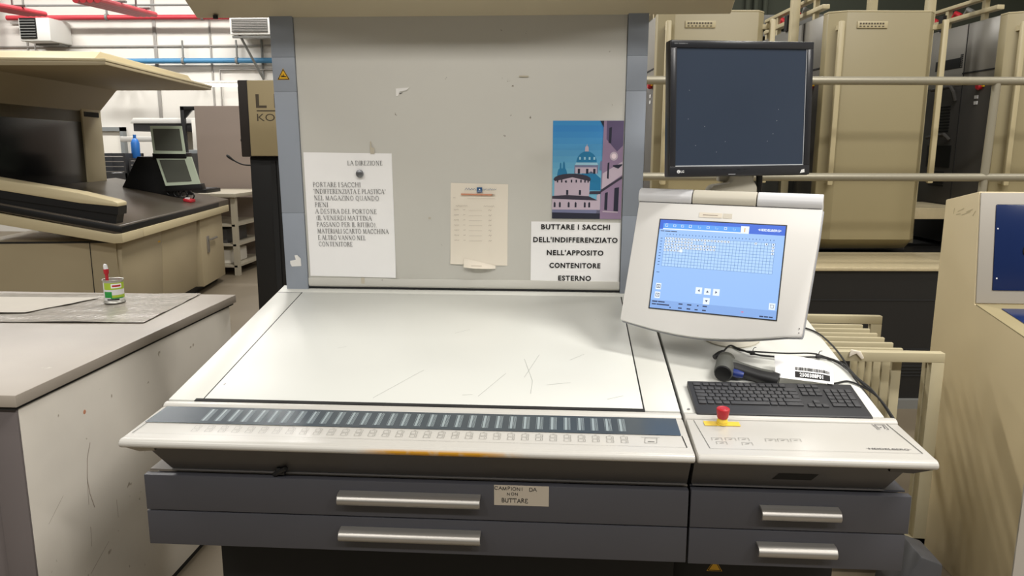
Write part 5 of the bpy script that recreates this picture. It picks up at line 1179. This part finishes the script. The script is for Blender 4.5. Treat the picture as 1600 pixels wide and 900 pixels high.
b = MB('tube_light'); b.box((q.x - 0.26, q.y, 2.86), (q.x + 0.22, q.y + 0.02, 3.04), 0.004); part(b, 'lamp_glass', t)
b = MB('pipe_grey'); b.box((q.x - 0.28, q.y + 0.02, 2.84), (q.x + 0.24, q.y + 0.12, 3.06), 0.01); b.box((q.x - 0.02, q.y + 0.05, 3.06), (q.x + 0.02, q.y + 0.09, 3.3)); part(b, 'housing', t)
b = MB('pipe_grey'); b.box((q.x - 0.03, q.y + 0.10, 2.93), (q.x + 0.03, 10.62, 2.98)); part(b, 'bracket', t)

# ------------------------------------------------------------------ rack of cream frames
rk = thing('frame_rack', 'cream painted rack of upright frames between side unit and beige cabinet', 'rack', (1.3, 1.2, 0))
def uframe(x0, x1, y, ztop, w=0.03, d=0.03, foot=0.12, bar=0.034):
    b = MB('rack_cream'); b.box((x0, y, ztop - bar), (x1, y + d, ztop), 0.002)
    for x in (x0, x1 - w): b.box((x, y, foot), (x + w, y + d, ztop - bar), 0.002)
    return b
b = uframe(1.02, 1.676, 0.90, 0.862, 0.044, 0.036); b.box((1.02, 0.90, 0.125), (1.676, 0.936, 0.165), 0.002)
b.box((1.632, 0.93, 0.12), (1.668, 1.50, 0.16), 0.002); b.box((1.628, 0.936, 0.165), (1.634, 0.96, 0.83))
part(b, 'front_frame', rk)
for k, y in enumerate((0.955, 1.035, 1.112, 1.178, 1.250, 1.322)):
    b = uframe(1.04 + 0.006 * k, 1.556, y, 0.862, 0.034, 0.016, 0.12, 0.028); part(b, 'divider', rk)
b = uframe(1.02, 1.690, 1.465, 0.868, 0.045, 0.03); b.box((1.02, 1.465, 0.125), (1.69, 1.495, 0.165), 0.002); part(b, 'rear_frame', rk)
b = MB('rack_cream'); b.box((1.02, 0.90, 0.085), (1.69, 1.50, 0.125), 0.003); part(b, 'tray', rk)
for (x, y) in ((1.06, 0.94), (1.64, 0.94), (1.06, 1.45), (1.64, 1.45)):
    b = MB('black'); b.tube([(x - 0.012, y, 0.04), (x + 0.012, y, 0.04)], 0.04, 16); b.box((x - 0.018, y - 0.01, 0.04), (x + 0.018, y + 0.01, 0.085)); part(b, 'caster', rk)
b = MB('paper_cream'); b.prism([(1.345, 0.845), (1.352, 0.872), (1.385, 0.866), (1.398, 0.842), (1.390, 0.836), (1.370, 0.858)], 'y', 0.892, 0.899, bev=0.002); part(b, 'tape_flag', rk, label='curled masking tape scrap')

# ------------------------------------------------------------------ beige control cabinet, right edge
cb = thing('delivery_control_cabinet', 'tall beige control cabinet with dark blue screen at the right edge', 'control cabinet', (2.2, 0.95, 0))
prof = [(1.268, 0.0), (1.268, 1.372), (1.041, 1.416), (0.991, 1.022), (0.575, 0.960), (0.575, 0.0)]
b = MB('cab_beige'); b.prism(prof, 'x', 1.80, 2.62, bev=0.003)
part(b, 'body', cb)
# screen recess frame in front of the slanted front face
fa = math.atan2(1.041 - 0.991, 1.416 - 1.022)
FT = Matrix.Translation((1.80, 0.991, 1.022)) @ Matrix.Rotation(rad(90) - fa, 4, 'X')     # x right, y up the face, z outwards
FH = math.hypot(0.05, 0.394)
b = MB('cab_grey'); b.box((0.004, 0.003, 0.0), (0.81, FH - 0.004, 0.006), 0.002, T=FT); part(b, 'screen_surround', cb)
b = MB('screen_blue'); b.box((0.056, 0.05, 0.006), (0.42, FH - 0.045, 0.009), 0.003, T=FT)
for (x, y) in ((0.062, 0.265), (0.066, 0.09)): b.box((x, y, 0.009), (x + 0.005, y + 0.005, 0.0095), m='white_mark', T=FT)
b.tube([(0.168 + 0.014 * math.cos(q / 10 * 6.283), 0.19 + 0.018 * math.sin(q / 10 * 6.283), 0.0095) for q in range(10)], 0.003, 6, 'black', FT, True)
part(b, 'screen', cb, label='dark blue switched-off screen')
DA = math.atan2(1.022 - 0.960, 0.991 - 0.575)
KT2 = Matrix.Translation((1.80, 0.575, 0.960)) @ Matrix.Rotation(DA, 4, 'X')
b = MB('cab_desk'); b.box((0.0, 0.0, 0.0), (0.82, 0.41, 0.004), 0.001, T=KT2); part(b, 'desk', cb)
b = MB('screen_blue'); b.box((0.06, 0.04, 0.004), (0.5, 0.36, 0.007), 0.002, T=KT2); part(b, 'key_field', cb)
b = MB('cab_grey'); b.box((1.79, 0.568, 0.0), (2.62, 0.5745, 0.955)); part(b, 'front_panel', cb)
b = MB('sign_letter')
NTc = Matrix.Translation((1.7994, 1.20, 1.335)) @ Matrix.Rotation(rad(-90), 4, 'Z') @ rotm(rad(90))
for x0, x1, y0, y1 in ((0.0, 0.004, -.010, .010), (0.022, 0.05, -.012, -.006), (0.03, 0.07, 0.0, 0.014), (0.06, 0.115, -.010, 0.006), (0.09, 0.13, 0.004, 0.016), (0.135, 0.15, -.006, .012)): b.stroke([(x0, y0), (x1, y1)], 0.004, NTc, 'left_beige')
part(b, 'worn_lettering', cb)

# ------------------------------------------------------------------ floor clutter at lower right
t = thing('cable_tray', 'pale floor-level cable tray behind the side unit pedestal', 'cable tray', (1.35, 0.5, 0))
b = MB('cab_grey'); b.box((1.045, 0.42, 0.10), (1.62, 0.60, 0.15), 0.004); b.box((1.06, 0.45, 0), (1.1, 0.56, 0.10)); b.box((1.54, 0.45, 0), (1.58, 0.56, 0.10))
for x in (1.2, 1.32): b.box((x, 0.418, 0.10), (x + 0.004, 0.602, 0.152), m='seam')
part(b, 'tray', t)
b = MB('cable_black'); b.tube(smooth([(1.25, 0.36, 0.165), (1.40, 0.42, 0.17), (1.52, 0.44, 0.185), (1.60, 0.40, 0.165), (1.63, 0.30, 0.05), (1.60, 0.2, 0.014)]), 0.012, 10); solo(b, 'floor_cable', 'thick black cable looping over the pale cable tray', 'cable', (1.45, 0.42, 0.16))
b = MB('crate_dark'); b.prism([(1.44, 0.0), (1.52, 0.0), (1.60, 0.06), (1.60, 0.22), (1.53, 0.245), (1.46, 0.12)], 'y', 0.62, 0.78, bev=0.006); solo(b, 'foot_pedal_box', 'dark grey angular box on the floor beside the beige cabinet', 'box', (1.52, 0.7, 0))
